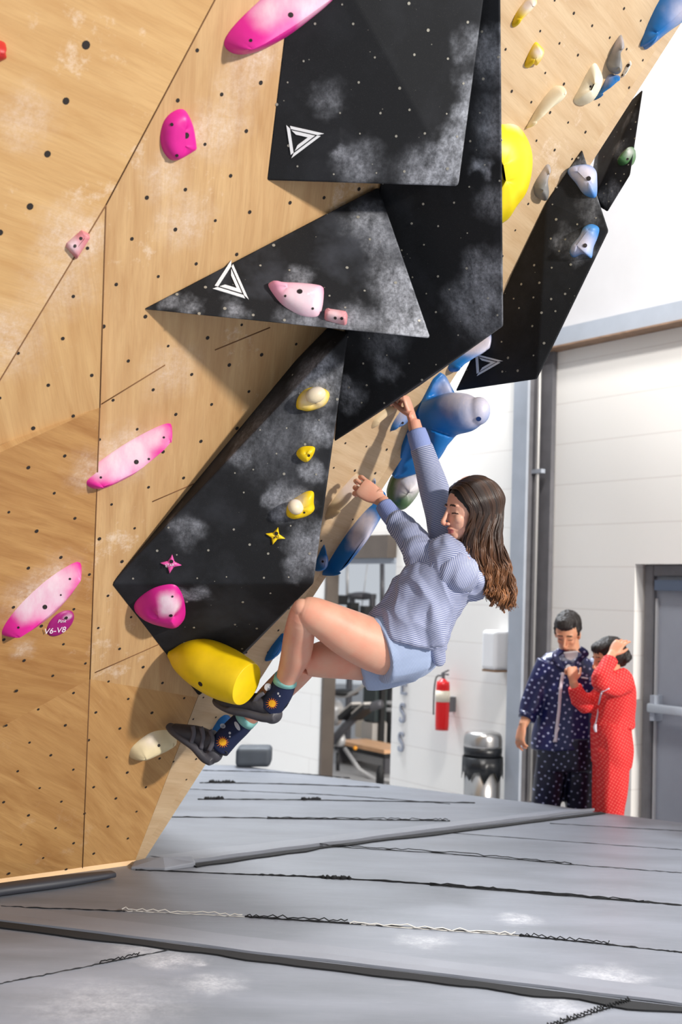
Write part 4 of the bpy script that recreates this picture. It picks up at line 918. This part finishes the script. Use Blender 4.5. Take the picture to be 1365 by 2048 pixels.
def cloth(name, mb, mat, vox, par, amp=.006, freq=9, stretch=None, it=5, seed=0, label=None):
    o = remesh_obj(name, mb, mat, vox, it, par); me = o.data; L = WO[o.name]
    nr = [v.normal.copy() for v in me.vertices]; ax = (stretch or Vector((0, 0, 1))).normalized()
    for v, n in zip(me.vertices, nr):
        q = v.co+L; q = q-ax*(q.dot(ax)*.72)
        a = noise.noise(q*freq+Vector((seed, 0, 0))); b = noise.noise(q*freq*2.3+Vector((0, seed, 4)))
        v.co += n*(amp*max(-.35, (1-abs(a)*3.0)*.8-.15+b*.6))
    if label: o['label'] = label
    return o
def stripes(name, d, per, c1, c2, rough=.75):
    t = NT(name); v = t.tc.outputs['Object']; d = d.normalized()
    w_ = t.n('TexNoise', {'Vector': v, 'Scale': 9.0, 'Detail': 1.0}).outputs['Color']
    v2 = t.n('VectorMath', {0: v, 1: t.n('VectorMath', {0: w_, 'Scale': .02}, operation='SCALE').outputs[0]}, operation='ADD').outputs[0]
    dt = t.n('VectorMath', {0: v2, 1: tuple(d)}, operation='DOT_PRODUCT').outputs['Value']
    sn = t.math('SINE', t.math('MULTIPLY', dt, 2*math.pi/per)); f = t.math('MULTIPLY_ADD', sn, .5, .5)
    c = t.mix(t.ramp(f, [(.3, 0), (.7, 1)]), c1, c2)
    return t.out(c, rough, f, .3, .001, Sheen_Weight=.1)
# ---- the climber
cl = empty('person', P(806, 1290, 4.66), 'climber with long dark brown hair in blue striped pyjamas hanging from the overhang', 'person')
HC = P(940, 1025, 4.62); HR = frame(cv(-.92, -.07, -.34), cv(.03, 1, -.03))
mb = MB(); head(mb, HC, HR, 1.0)
mb.tube([P(908, 1112, 4.66), P(922, 1096, 4.665), P(934, 1070, 4.65), P(944, 1045, 4.64)], [.044, .043, .046, .045], sides=20)
# trunk
mb.tube([P(925, 1096, 4.66), P(905, 1125, 4.655), P(868, 1180, 4.65), P(838, 1230, 4.66), P(810, 1275, 4.67), P(796, 1300, 4.67)], [(.045, .08), (.085, .13), (.09, .12), (.09, .12), (.115, .155), (.10, .14)], ref=CR+CU*.9, sides=24)
# legs
mb.tube([P(806, 1292, 4.61), P(765, 1296, 4.585), P(700, 1268, 4.55), P(650, 1240, 4.515), P(618, 1224, 4.50), P(606, 1220, 4.50)], [.105, .098, .088, .070, .058, .046], sides=56)
mb.tube([P(611, 1222, 4.505), P(604, 1240, 4.52), P(598, 1275, 4.59), P(592, 1310, 4.65), P(578, 1345, 4.71), P(568, 1370, 4.745), P(560, 1392, 4.765)], [.050, .052, .057, .056, .043, .036, .036], sides=56)
mb.ell(P(604, 1216, 4.485), (.034, .034, .034))
mb.tube([P(560, 1385, 4.765), P(545, 1405, 4.78), P(500, 1408, 4.82), P(455, 1402, 4.86)], [(.035, .034), (.036, .034), (.03, .04), (.018, .034)], ref=CU, sides=20)
mb.tube([P(795, 1298, 4.75), P(740, 1312, 4.745), P(690, 1314, 4.73), P(640, 1320, 4.72), P(612, 1326, 4.72)], [.10, .092, .084, .068, .052], sides=56)
mb.tube([P(613, 1326, 4.72), P(598, 1340, 4.76), P(570, 1367, 4.83), P(540, 1394, 4.89), P(508, 1424, 4.94), P(487, 1442, 4.97), P(470, 1458, 4.985)], [.050, .055, .056, .050, .040, .036, .036], sides=56)
mb.tube([P(470, 1458, 4.985), P(444, 1484, 5.0), P(400, 1475, 5.02), P(355, 1457, 5.04)], [(.033, .033), (.028, .030), (.026, .034), (.016, .028)], ref=CU, sides=20)
# arms
mb.tube([P(932, 1140, 4.55), P(908, 1138, 4.54), P(872, 1120, 4.58), P(838, 1098, 4.63), P(822, 1082, 4.665), P(795, 1045, 4.745), P(772, 1013, 4.80), P(764, 1002, 4.82)], [.055, .052, .044, .040, .036, .032, .027, .024], sides=20)
mb.tube([P(898, 1082, 4.77), P(886, 1040, 4.79), P(872, 992, 4.81), P(862, 955, 4.82), P(852, 920, 4.83), P(835, 870, 4.86), P(828, 842, 4.875)], [.055, .048, .042, .036, .033, .029, .025], sides=20)
hand(mb, P(762, 1000, 4.825), cv(-.80, .55, .22), cv(-.05, .22, -.95), 1.0, 1, (14, 44, 42), (.6, .35, -.9), .09)
hand(mb, P(825, 838, 4.875), cv(-.28, .95, .10), cv(.9, .25, -.35), .96, -1, (42, 66, 42), (.7, -.2, -.7), .02)
cb = body('body', mb, [M_skin, M_lip, M_brow], .0022, cl, [(HC, HR, 1.0)], 4)
# pyjama top
C1, C2 = srgb(184, 187, 206), srgb(98, 108, 150)
M_st = stripes('striped_cotton_body', cv(.25, 1, 0), .0062, C1, C2); M_sn = stripes('striped_cotton_sleeve', cv(1, -.35, 0), .0062, C1, C2); M_sf = stripes('striped_cotton_far_sleeve', cv(-.3, 1, 0), .0062, C1, C2)
mb = MB()
mb.tube([P(921, 1098, 4.66), P(908, 1122, 4.65), P(880, 1160, 4.645), P(850, 1198, 4.64), P(830, 1235, 4.645), P(815, 1266, 4.65), P(811, 1280, 4.65)],
     [(.055, .12), (.112, .165), (.130, .165), (.132, .16), (.140, .17), (.155, .178), (.158, .180)], ref=[CR+CU*.85, CR+CU*.85, CR+CU*.8, CR+CU*.5, CR*1.0, CR*.85-CU*.35, CR*.81-CU*.5], sides=36)
mb.tube([P(905, 1150, 4.60), P(878, 1195, 4.57), P(868, 1240, 4.55), P(868, 1285, 4.555)], [(.085, .10), (.070, .09), (.058, .085), (.048, .075)], ref=CR, sides=24)
mb.tube([P(872, 1250, 4.55), P(879, 1298, 4.56), P(878, 1330, 4.565)], [(.048, .05), (.030, .025), (.010, .010)], ref=CR, sides=16)
mb.ell(P(940, 1158, 4.655), (.075, .12, .085), n=12)
sh = cloth('pyjama_top', mb, M_st, .0055, cl, .012, 13, cv(-.45, 1, 0), 5, 3)
mb = MB(); mb.tube([P(944, 1152, 4.56), P(912, 1146, 4.54), P(876, 1134, 4.575), P(847, 1114, 4.62), P(828, 1087, 4.66), P(802, 1053, 4.735), P(786, 1033, 4.77)], [.062, .076, .074, .068, .060, .048, .042], sides=28)
mb.ell(P(836, 1098, 4.61), (.060, .055, .052), n=12)
sl = cloth('sleeve', mb, M_sn, .005, sh, .009, 13, cv(.5, .8, 0), 4, 7)
mb = MB(); mb.tube([P(905, 1095, 4.76), P(892, 1052, 4.78), P(878, 1005, 4.80), P(864, 958, 4.82), P(852, 920, 4.835), P(843, 893, 4.85)], [.085, .075, .062, .054, .047, .041], sides=28)
cloth('sleeve', mb, M_sf, .005, sh, .008, 9, cv(-.3, 1, 0), 4, 9)
M_cuff = stripes('ribbed_cuff', cv(1, .6, 0), .006, srgb(150, 162, 210), srgb(120, 134, 190))
MB().tube([P(790, 1038, 4.762), P(778, 1024, 4.785), P(768, 1010, 4.805)], [.040, .038, .034], sides=28).obj('cuff', M_cuff, sh)
MB().tube([P(844, 897, 4.848), P(838, 878, 4.855), P(833, 862, 4.862)], [.042, .041, .038], sides=28).obj('cuff', plain('cuff_blue', srgb(136, 150, 200), .8, bump=.4, bscale=120), sh)
MB().tube([P(899, 1097, 4.60), P(905, 1103, 4.585), P(925, 1106, 4.58), P(940, 1104, 4.60), P(945, 1098, 4.65)], [.012, .014, .014, .012, .010]).obj('collar', plain('collar_blue', srgb(92, 108, 150), .8), sh)
# shorts
mb = MB(); mb.ell(P(806, 1290, 4.665), (.15, .165, .13), n=16)
mb.tube([P(818, 1290, 4.64), P(790, 1294, 4.605), P(757, 1303, 4.58)], [.135, .125, .120], sides=32); mb.tube([P(810, 1305, 4.72), P(760, 1325, 4.72), P(722, 1335, 4.715)], [.115, .105, .088], sides=32)
cloth('shorts', mb, stripes('shorts_cotton', cv(.9, .3, 0), .005, srgb(168, 182, 208), srgb(142, 157, 192)), .0055, cl, .009, 9, cv(.9, .4, 0), 4, 5)
# socks and shoes
NAVY = srgb(18, 30, 66)
def sock(p, cuffp, lab):
    mb = MB(); mb.tube([P(*q) for q in p], [.043, .047, .047, .046], sides=28); s_ = mb.obj('sock', plain('sock_navy', NAVY, .85, bump=.3, bscale=180), cl)
    MB().tube([P(*q) for q in cuffp], [.0445, .046], sub=1, sides=28).obj('sock_band', plain('sock_mint', srgb(140, 200, 194), .85), s_); return s_
def sun_on(s_, x, y, par, R=.025):
    S = Surf([s_]); h = S.hit(x, y)
    if h is None: return
    pl_ = Plane(h[0]+h[1]*.001, (h[1]+(CC-h[0]).normalized()*.6).normalized()); mb = MB(); rnd = random.Random(4)
    def q(px, py):
        g = S.hit(px, py); return (g[0]+g[1]*.0012) if g else onplane(px, py, pl_.p, pl_.n)
    ppm = 2500/(h[0]-CC).dot(CF)
    for k in range(15):
        a = 2*math.pi*k/15; r1 = ppm*R*rnd.uniform(.85, 1.1); r0 = ppm*R*.42; aa = .16
        mb.add(([q(x+math.cos(a-aa*1.4)*r0, y+math.sin(a-aa*1.4)*r0), q(x+math.cos(a)*r1, y+math.sin(a)*r1), q(x+math.cos(a+aa*1.4)*r0, y+math.sin(a+aa*1.4)*r0)], [(0, 1, 2)]), 0)
    c_ = [q(x, y)+h[1]*.001]+[q(x+math.cos(2*math.pi*k/16)*ppm*R*.52, y+math.sin(2*math.pi*k/16)*ppm*R*.52)+h[1]*.0008 for k in range(16)]
    mb.add((c_, [(0, 1+k, 1+(k+1) % 16) for k in range(16)]), 1)
    mb.obj('sun_motif', [plain('motif_orange', srgb(238, 128, 30), .8), plain('motif_yellow', srgb(244, 178, 30), .8)], par, False)
    return q
def blob(q, x, y, rx, ry, par, rot=0.0):
    V = [q(x, y)]+[q(x+math.cos(a)*rx*math.cos(rot)-math.sin(a)*ry*math.sin(rot), y+math.cos(a)*rx*math.sin(rot)+math.sin(a)*ry*math.cos(rot)) for a in [2*math.pi*k/12 for k in range(12)]]
    mobj('planet_motif', V, [(0, 1+k, 1+(k+1) % 12) for k in range(12)], plain('motif_grey', srgb(190, 190, 196), .8), par)
s1 = sock([(571, 1360, 4.738), (563, 1382, 4.758), (551, 1402, 4.77), (540, 1414, 4.78)], [(573, 1353, 4.732), (570, 1366, 4.742)], '')
s2 = sock([(493, 1437, 4.965), (478, 1452, 4.98), (458, 1472, 4.99), (438, 1496, 5.0)], [(499, 1431, 4.958), (489, 1441, 4.968)], '')
q = sun_on(s1, 545, 1407, s1); blob(q, 536, 1374, 7, 8, s1, .4); blob(q, 570, 1372, 10, 3, s1, .5); blob(q, 557, 1387, 2, 2.5, s1); blob(q, 560, 1392, 1.8, 1.8, s1)
q = sun_on(s2, 446, 1484, s2, .027); blob(q, 446, 1452, 6, 5, s2, .4); blob(q, 475, 1452, 4, 10, s2, -.5); blob(q, 460, 1466, 2.4, 2.6, s2); blob(q, 460, 1473, 1.8, 1.8, s2)
M_shoe = plain('shoe_charcoal', srgb(52, 50, 56), .55, var=.2, vscale=20, bump=.3, bscale=60); M_rand = plain('shoe_rubber', srgb(66, 64, 70), .5, var=.15, vscale=14, bump=.1); M_strap = plain('shoe_strap', srgb(78, 76, 84), .6)
def shoe(up_, sole, heel, straps, loop, lab):
    mb = MB(); 
    for pts, rr in up_: mb.tube([P(*p) for p in pts], rr, ref=CU, sides=24)
    sh_ = remesh_obj('climbing_shoe', mb, M_shoe, .004, 5, cl)
    mb = MB(); mb.tube([P(*p) for p in sole[0]], sole[1], ref=CU, sides=20, power=2.6); mb.ell(P(*heel[0]), heel[1], n=12)
    remesh_obj('rubber_rand', mb, M_rand, .004, 4, sh_)
    for a, b_, c_ in straps: MB().tube([P(*a), P(*b_), P(*c_)], [(.009, .004)]*3, sides=10, ref=CR+CU*.3).obj('strap', M_strap, sh_)
    MB().tube([P(*p) for p in loop], [.0022]*len(loop), sides=8).obj('pull_loop', M_black, sh_)
    return sh_
sA = shoe([([(545, 1418, 4.78), (520, 1408, 4.79), (485, 1406, 4.825), (455, 1404, 4.85), (438, 1400, 4.87)], [(.036, .042), (.040, .046), (.038, .048), (.030, .045), (.016, .032)]), ([(520, 1398, 4.78), (514, 1412, 4.79)], [(.034, .038), (.038, .042)])],
     ([(553, 1432, 4.775), (530, 1432, 4.785), (500, 1424, 4.80), (468, 1418, 4.83), (442, 1406, 4.86), (434, 1396, 4.875)], [(.022, .044), (.022, .046), (.020, .046), (.018, .046), (.015, .038), (.010, .02)]),
     ((545, 1428, 4.778), (.040, .040, .038)), [((528, 1385, 4.745), (515, 1395, 4.745), (505, 1410, 4.765))], [(562, 1415, 4.76), (572, 1408, 4.755), (578, 1404, 4.75), (570, 1416, 4.75), (560, 1418, 4.76)], '')
label_on(Surf([o for o in sA.children if o.name.startswith('rubber_rand')]), 543, 1424, '~~~', .03, sA, plain('shoe_print', srgb(120, 118, 124), .6), .2, 'side_print') if False else None
sB = shoe([([(436, 1497, 5.0), (420, 1484, 5.005), (395, 1472, 5.02), (365, 1464, 5.035), (345, 1456, 5.045)], [(.038, .042), (.042, .046), (.040, .048), (.032, .045), (.020, .032)]), ([(432, 1478, 4.99), (418, 1482, 5.0)], [(.038, .040), (.040, .042)])],
     ([(428, 1522, 4.99), (412, 1512, 5.0), (392, 1490, 5.01), (370, 1474, 5.025), (350, 1460, 5.04), (336, 1450, 5.05)], [(.020, .040), (.022, .045), (.020, .046), (.019, .046), (.018, .040), (.012, .02)]),
     ((428, 1506, 4.995), (.038, .036, .040)), [((385, 1452, 4.985), (388, 1468, 4.972), (382, 1488, 4.975)), ((402, 1454, 4.98), (407, 1474, 4.965), (402, 1498, 4.968)), ((420, 1460, 4.975), (426, 1480, 4.957), (418, 1502, 4.957))],
     [(440, 1500, 4.965), (448, 1501, 4.96), (455, 1506, 4.96), (450, 1510, 4.958), (440, 1506, 4.962)], '')
# hair
def hairmat(name, c0, c1):
    t = NT(name); at_ = t.n('Attribute', attribute_name='tone'); c = t.ramp(at_.outputs['Fac'], [(0, c0), (.55, tuple(.5*(a+b) for a, b in zip(c0, c1))), (1, c1)])
    return t.out(c, .38, Specular_IOR_Level=.55)
M_hair = hairmat('brown_hair', srgb(40, 27, 21), srgb(142, 90, 50)); M_hdark = plain('dark_hair', srgb(28, 21, 19), .6, bump=.5, bscale=70)
def HL(x, y, z): return HC+HR@Vector((x, y, z))
near_s = 1 if (HR@Vector((0, 1, 0))).dot(CF) < 0 else -1
mb = MB(); mb.ell(HL(-.026, 0, .040), (.106, .083, .090), HR, n=20)
mb.tube([HL(-.03, 0, .02), HL(-.045, 0, -.04), P(968, 1095, 4.63), P(980, 1130, 4.63), P(990, 1165, 4.63)], [(.065, .070), (.058, .068), (.046, .058), (.034, .045), (.012, .02)], ref=CR, sides=20)
hb = remesh_obj('hair', mb, M_hdark, .006, 3, cl)
V = []; Fc = []; tone = []; rnd = random.Random(11)
def onhead(x, y, z, k=1.0):
    q = Vector(((x+.026)/.111, y/.087, (z-.040)/.095)); q = q/q.length*k
    return HL(q.x*.111-.026, q.y*.087, q.z*.095+.040)
for ci in range(86):
    a0 = (ci+.5)/86; a0 = (a0*7.31) % 1.0; s = near_s*(1 if rnd.random() < .68 else -1); cj = rnd.random(); cw = rnd.uniform(.05, .075); cp = rnd.uniform(0, 6.3); ca = rnd.uniform(.007, .016)
    cend = (966+60*a0+rnd.uniform(-10, 10), 1178+36*a0+rnd.uniform(-12, 14)); cm = rnd.uniform(-6, 6); lift = rnd.uniform(1.0, 1.05); short = a0 < .25 and rnd.random() < .4; ctone = rnd.uniform(-.12, .22)
    for si in range(12):
        a = min(1, max(0, a0+rnd.gauss(0, .02))); j = lambda k: rnd.uniform(-k, k)
        dep = 4.625-(.060 if s == near_s else -.05)+(cj-.5)*.03+j(.006)
        S0 = onhead(.105-.165*a, .005*near_s*(1 if s == near_s else .3)+j(.001), .115)
        S1 = onhead(.070-.158*a, s*.045, .095, lift); S2 = onhead(.060-.174*a, s*(.080-.03*a**3), .050, lift+.02); S3 = onhead(.046-.174*a, s*(.090-.035*a**3), -.005, lift+.03)
        S4 = P(928+77*a+j(2)+cm*.3, 1086, dep); S5 = P(938+80*a+j(3)+cm, 1128, dep); S6 = P(.5*(950+74*a)+.5*(cend[0]-6)+j(4)+cm, 1160, dep); S7 = P(cend[0]+j(5), cend[1]+j(7), dep+j(.008))
        pts = [S0, S1, S2, S3, S4, S5, S6, S7]
        if short: pts = pts[:7]
        pts = catmull(pts, 6); n = len(pts); L = 0; q = []; ph = cp+j(.35); amp = ca*rnd.uniform(.75, 1.1)
        for k, p in enumerate(pts):
            if k: L += (p-pts[k-1]).length
            f = max(0, (k/n-.40)/.60)**.8; q.append(p+CR*(math.sin(L/cw*3.6+ph)*amp*f)+CF*(math.cos(L/cw*3.6+ph)*amp*f))
        r0 = rnd.uniform(.0019, .0034); rad = [(r0*(1.0 if k/n < .75 else max(.12, (1-k/n)/.25)), r0*.7) for k in range(n)]
        vv, ff = tube_data(q, rad, None, 5, 1); o_ = len(V); V += vv; Fc += [tuple(x+o_ for x in f) for f in ff]; tb = ctone+rnd.uniform(-.06, .10)
        for k in range(n): tone += [min(1, max(0, max(0, tb)*.6+max(0, k/n-.5)*(1.5+tb*2)))]*5
o = mobj('hair_strands', V, Fc, M_hair, hb, True); at_ = o.data.attributes.new('tone', 'FLOAT', 'POINT'); at_.data.foreach_set('value', tone)
mb = MB(); mb.tube([onhead(.085, .0035*near_s, .115, 1.005), onhead(.03, .003*near_s, .125, 1.01), onhead(.0, .003*near_s, .125, 1.01), onhead(-.03, .003*near_s, .13, 1.0)], [.0022, .0026, .0024, .001]); mb.obj('parting', M_skin, hb)

# ---- background pair
def polka(name, base, dot, sc, rad, rough, rnd_=.45):
    t = NT(name); v = t.tc.outputs['Object']; n = t.noise(v, 5, 3)
    sp = t.n('SeparateXYZ', {0: v}); v2 = t.map(t.n('CombineXYZ', {0: sp.outputs[0], 1: sp.outputs[2]}).outputs[0], rot=(0, 0, .5))
    vo = t.n('TexVoronoi', {'Vector': v2, 'Scale': sc, 'Randomness': rnd_}, voronoi_dimensions='2D').outputs['Distance']
    c = t.mix(t.ramp(vo, [(rad, 1), (rad*1.6, 0)]), base, dot)
    return t.out(c, rough, n, .2, .01)
M_navy = polka('navy_satin', srgb(24, 30, 84), srgb(170, 178, 216), 26, .13, .35); M_red = polka('red_knit', srgb(226, 36, 40), srgb(240, 100, 92), 60, .22, .8, .1)
mn = empty('person', Vector((P(1140, 1500, 7.8).x, P(1140, 1500, 7.8).y, FLZ)), 'man in navy blue patterned pyjamas looking down, beside the steel column', 'person')
D = 7.75; HC2 = P(1136, 1268, D); HR2 = frame(cv(-.35, -.42, -.84), cv(-.05, 1, -.2)); zf = FLZ
def gp(x, y, d, z): p = P(x, y, d); return Vector((p.x, p.y, z))
mb = MB(); head(mb, HC2, HR2, 1.02, True)
mb.tube([P(1145, 1325, D+.03), P(1143, 1300, D+.02), P(1140, 1275, D+.02)], [.065, .056, .055], sides=16)
mb.tube([P(1145, 1312, D), P(1142, 1335, D), P(1140, 1390, D), P(1138, 1440, D), P(1136, 1490, D), P(1137, 1520, D)], [(.09, .07), (.18, .10), (.165, .11), (.145, .105), (.16, .11), (.14, .1)], ref=CR, sides=24)
def limb(mb, p, r): mb.tube(p, r, sides=16)
limb(mb, [P(1098, 1326, D), P(1080, 1365, D), P(1066, 1405, D-.03), P(1055, 1432, D-.06), P(1046, 1452, D-.1)], [.055, .050, .042, .034, .026])
hand(mb, P(1047, 1450, D-.1), cv(-.25, -.95, -.1), cv(-.8, .1, -.5), 1.0, 1, (18, 25, 20), (.7, .5, -.3), .05)
limb(mb, [P(1187, 1326, D), P(1200, 1370, D+.02), P(1200, 1405, D+.02), P(1205, 1450, D-.05)], [.055, .050, .042, .028])
hand(mb, P(1205, 1450, D-.05), cv(.0, -1, -.1), cv(.8, .1, -.5), 1.0, -1, (18, 25, 20), (.7, .5, -.3), .05)
for x, xf in ((1108, 1082), (1164, 1152)):
    k_ = P(xf+6, 1660, D); an = P(xf-2, 1790, D); limb(mb, [P(x+2, 1510, D), P(x-4, 1580, D), k_, P(xf, 1730, D+.02), Vector((an.x, an.y, zf+.09))], [.085, .076, .058, .05, .04])
    an2 = Vector((an.x, an.y, zf+.04)); limb(mb, [an2+Vector((0, .06, 0)), an2-Vector((.02, .08, 0)), an2-Vector((.03, .18, .01))], [.035, .038, .025])
body('body', mb, [M_skin2, M_lip2, M_brow], .0045, mn, [(HC2, HR2, 1.02)], 4)
def H2(x, y, z): return HC2+HR2@Vector((x*1.02, y*1.02, z*1.02))
mb = MB(); mb.ell(H2(-.030, 0, .046), (.100, .083, .092), HR2, n=18); mb.ell(H2(.03, 0, .102), (.06, .06, .034), HR2, n=12)
mb.ell(H2(.056, .0, .088), (.036, .055, .026), HR2, n=12)
for s in (-1, 1): mb.tube([H2(.012, s*.068, .05), H2(.014, s*.070, .005)], [.014, .008])
cloth('hair', mb, M_hdark, .006, mn, .006, 45, None, 2, 2)
mb = MB(); mb.tube([H2(.076, -.03, -.078), H2(.092, 0, -.087), H2(.076, .03, -.078)], [.008, .009, .008])
# shirt, trousers
mb = MB(); mb.tube([P(1148, 1317, D+.04), P(1142, 1332, D), P(1140, 1365, D), P(1136, 1420, D), P(1130, 1470, D), P(1130, 1494, D)], [(.095, .06), (.185, .115), (.185, .14), (.175, .14), (.20, .15), (.205, .155)], ref=CR, sides=28)
mb.tube([P(1100, 1326, D), P(1080, 1368, D), P(1066, 1405, D-.03), P(1056, 1432, D-.06)], [.085, .078, .066, .054], sides=20); mb.tube([P(1184, 1326, D), P(1199, 1370, D+.02), P(1202, 1405, D+.02), P(1205, 1438, D-.03)], [.085, .078, .066, .054], sides=20)
ms = cloth('pyjama_shirt', mb, M_navy, .009, mn, .010, 6, cv(.3, 1, 0), 3, 6)
S = Surf([ms]); M_pipe = plain('white_piping', srgb(214, 208, 220), .6)
def onS(S, px, off=.004, dflt=7.6): 
    r = []
    for x, y in px:
        h = S.hit(x, y); r.append(h[0]+h[1]*off if h else P(x, y, dflt))
    return r
MB().tube(onS(S, [(1127, 1345), (1122, 1380), (1119, 1420), (1114, 1460), (1112, 1484)]), [(.010, .004)]*5, ref=CR).obj('white_piping', M_pipe, ms)
MB().tube(onS(S, [(1119, 1455), (1108, 1484)]), [.005]*2).obj('white_piping', M_pipe, ms)
MB().tube(onS(S, [(1163, 1355), (1176, 1357)]), [.005]*2).obj('pocket_trim', M_pipe, ms)
for px in ([(1122, 1302), (1112, 1312), (1118, 1326), (1130, 1340)], [(1160, 1296), (1172, 1308), (1160, 1320), (1140, 1338)]):
    c_ = onS(S, px, .01); MB().tube(c_, [(.016, .005), (.022, .006), (.018, .005), (.006, .004)], ref=CR).obj('collar_lapel', M_navy, ms)
v_ = onS(S, [(1130, 1312), (1154, 1312), (1134, 1345)], .012); MB().tube([(v_[0]+v_[1])/2+CU*.02, (v_[0]+v_[1])/2-CU*.03, v_[2]], [(.045, .01), (.034, .01), (.006, .004)], ref=CR).obj('undershirt', plain('white_tee', srgb(226, 224, 228), .8), mn)
MB().tube([P(1058, 1428, D-.055), P(1054, 1438, D-.068)], [.056, .054], sub=1).obj('sleeve_cuff', M_navy, ms)
mb = MB(); mb.tube([P(1134, 1470, D), P(1134, 1535, D)], [(.19, .15), (.185, .145)], ref=CR, sides=24)
for x, xm, xf in ((1108, 1096, 1082), (1160, 1160, 1154)):
    an = P(xf, 1780, D); mb.tube([P(x+2, 1500, D), P(xm, 1580, D), P(xf+6, 1660, D), Vector((an.x, an.y, zf+.06))], [.105, .098, .085, .078], sides=22)
cloth('pyjama_trousers', mb, polka('navy_satin_dark', srgb(14, 16, 46), srgb(140, 148, 184), 26, .12, .4), .009, mn, .009, 6, cv(0, 1, 0), 3, 1)
# woman in red
wm = empty('person', Vector((P(1225, 1500, 7.42).x, P(1225, 1500, 7.42).y, FLZ)), 'woman in red pyjamas with dark hair in a bun, hand on her head', 'person')
D = 7.42; HC3 = P(1216, 1318, D); HR3 = frame(cv(-.88, -.20, -.30), cv(-.05, 1, .05)); h3 = .94
def H3(x, y, z): return HC3+HR3@Vector((x*h3, y*h3, z*h3))
mb = MB(); head(mb, HC3, HR3, h3)
mb.tube([P(1234, 1368, D), P(1230, 1350, D), P(1222, 1325, D)], [.055, .048, .048], sides=16)
mb.tube([P(1233, 1356, D), P(1232, 1375, D), P(1228, 1410, D), P(1224, 1440, D), P(1225, 1470, D), P(1225, 1500, D)], [(.06, .08), (.088, .145), (.09, .12), (.085, .11), (.095, .14), (.092, .13)], ref=CR, sides=24)
limb(mb, [P(1246, 1362, D-.12), P(1222, 1368, D-.20), P(1204, 1362, D-.26), P(1212, 1335, D-.22), P(1226, 1306, D-.14)], [.048, .045, .040, .034, .024])
hand(mb, P(1224, 1309, D-.145), cv(.62, .75, .35), cv(-.3, .6, -.75), .95, 1, (15, 25, 20), (.7, .4, -.4), .08)
limb(mb, [P(1226, 1372, D+.13), P(1200, 1398, D+.05), P(1170, 1405, D-.02), P(1155, 1385, D-.05), P(1147, 1362, D-.07)], [.048, .045, .040, .033, .024])
hand(mb, P(1147, 1364, D-.07), cv(-.05, 1, .1), cv(.3, .1, -.9), .92, 1, (70, 75, 50), (.5, .7, -.2), .04)
for dx, dd in ((-6, .09), (6, -.08)):
    an = P(1215+dx, 1790, D+dd); limb(mb, [P(1222+dx, 1490, D+dd), P(1218+dx, 1570, D+dd), P(1216+dx, 1650, D+dd), Vector((an.x, an.y, zf+.08))], [.078, .070, .052, .038])
    a2 = Vector((an.x, an.y, zf+.035)); limb(mb, [a2+Vector((.05, 0, 0)), a2-Vector((.06, .02, 0)), a2-Vector((.15, .05, .01))], [.03, .034, .022])
body('body', mb, [M_skin2, M_lip2, M_brow], .0045, wm, [(HC3, HR3, h3)], 4)
mb = MB(); mb.ell(H3(-.030, 0, .040), (.102, .084, .092), HR3, n=18); mb.ell(H3(.02, 0, .085), (.066, .068, .036), HR3, n=12); mb.ell(H3(-.085, 0, -.02), (.04, .055, .05), HR3)
for k in range(7): mb.ell(P(1250, 1312, D)+Vector((math.cos(k)*.014, math.sin(k*2.1)*.014, math.sin(k)*.016)), (.030, .030, .026))
cloth('hair', mb, M_hdark, .006, wm, .005, 45, None, 2, 2)
mb = MB(); mb.tube([P(1234, 1352, D), P(1234, 1368, D), P(1230, 1400, D), P(1227, 1432, D), P(1226, 1450, D)], [(.060, .085), (.108, .165), (.125, .16), (.12, .15), (.128, .16)], ref=CR, sides=28)
mb.tube([P(1250, 1362, D-.12), P(1224, 1370, D-.20), P(1205, 1362, D-.26), P(1212, 1337, D-.22), P(1221, 1318, D-.17)], [.080, .070, .062, .050, .042], sides=20)
mb.tube([P(1230, 1374, D+.12), P(1200, 1400, D+.05), P(1170, 1406, D-.02), P(1155, 1388, D-.05), P(1149, 1372, D-.065)], [.075, .066, .058, .050, .040], sides=20)
ws = cloth('pyjama_shirt', mb, M_red, .008, wm, .008, 8, cv(.3, 1, 0), 3, 6)
S = Surf([ws]); MB().tube(onS(S, [(1204, 1385), (1200, 1405), (1197, 1430), (1193, 1448)], .003, 7.3), [.005]*4).obj('white_piping', M_pipe, ws)
MB().tube(onS(S, [(1204, 1383), (1219, 1376)], .003, 7.3), [.004]*2).obj('white_piping', M_pipe, ws)
mb = MB(); mb.tube([P(1226, 1440, D), P(1224, 1465, D), P(1226, 1500, D), P(1224, 1530, D)], [(.112, .155), (.118, .17), (.124, .18), (.115, .165)], ref=CR, sides=24)
for dx, dd in ((-5, .09), (5, -.08)):
    an = P(1216+dx, 1770, D+dd); mb.tube([P(1224+dx, 1500, D+dd), P(1221+dx, 1570, D+dd), P(1216+dx, 1640, D+dd), Vector((an.x, an.y, zf+.06))], [(.105, .09), (.09, .085), (.078, .08), (.07, .07)], sides=22, ref=CR)
cloth('pyjama_trousers', mb, M_red, .009, wm, .010, 7, cv(0, 1, 0), 3, 1)
MB().tube([P(1192, 1448, D-.13), P(1191, 1456, D-.13), P(1193, 1464, D-.13)], [.008, .010, .006]).obj('drawstring', M_pipe, wm)
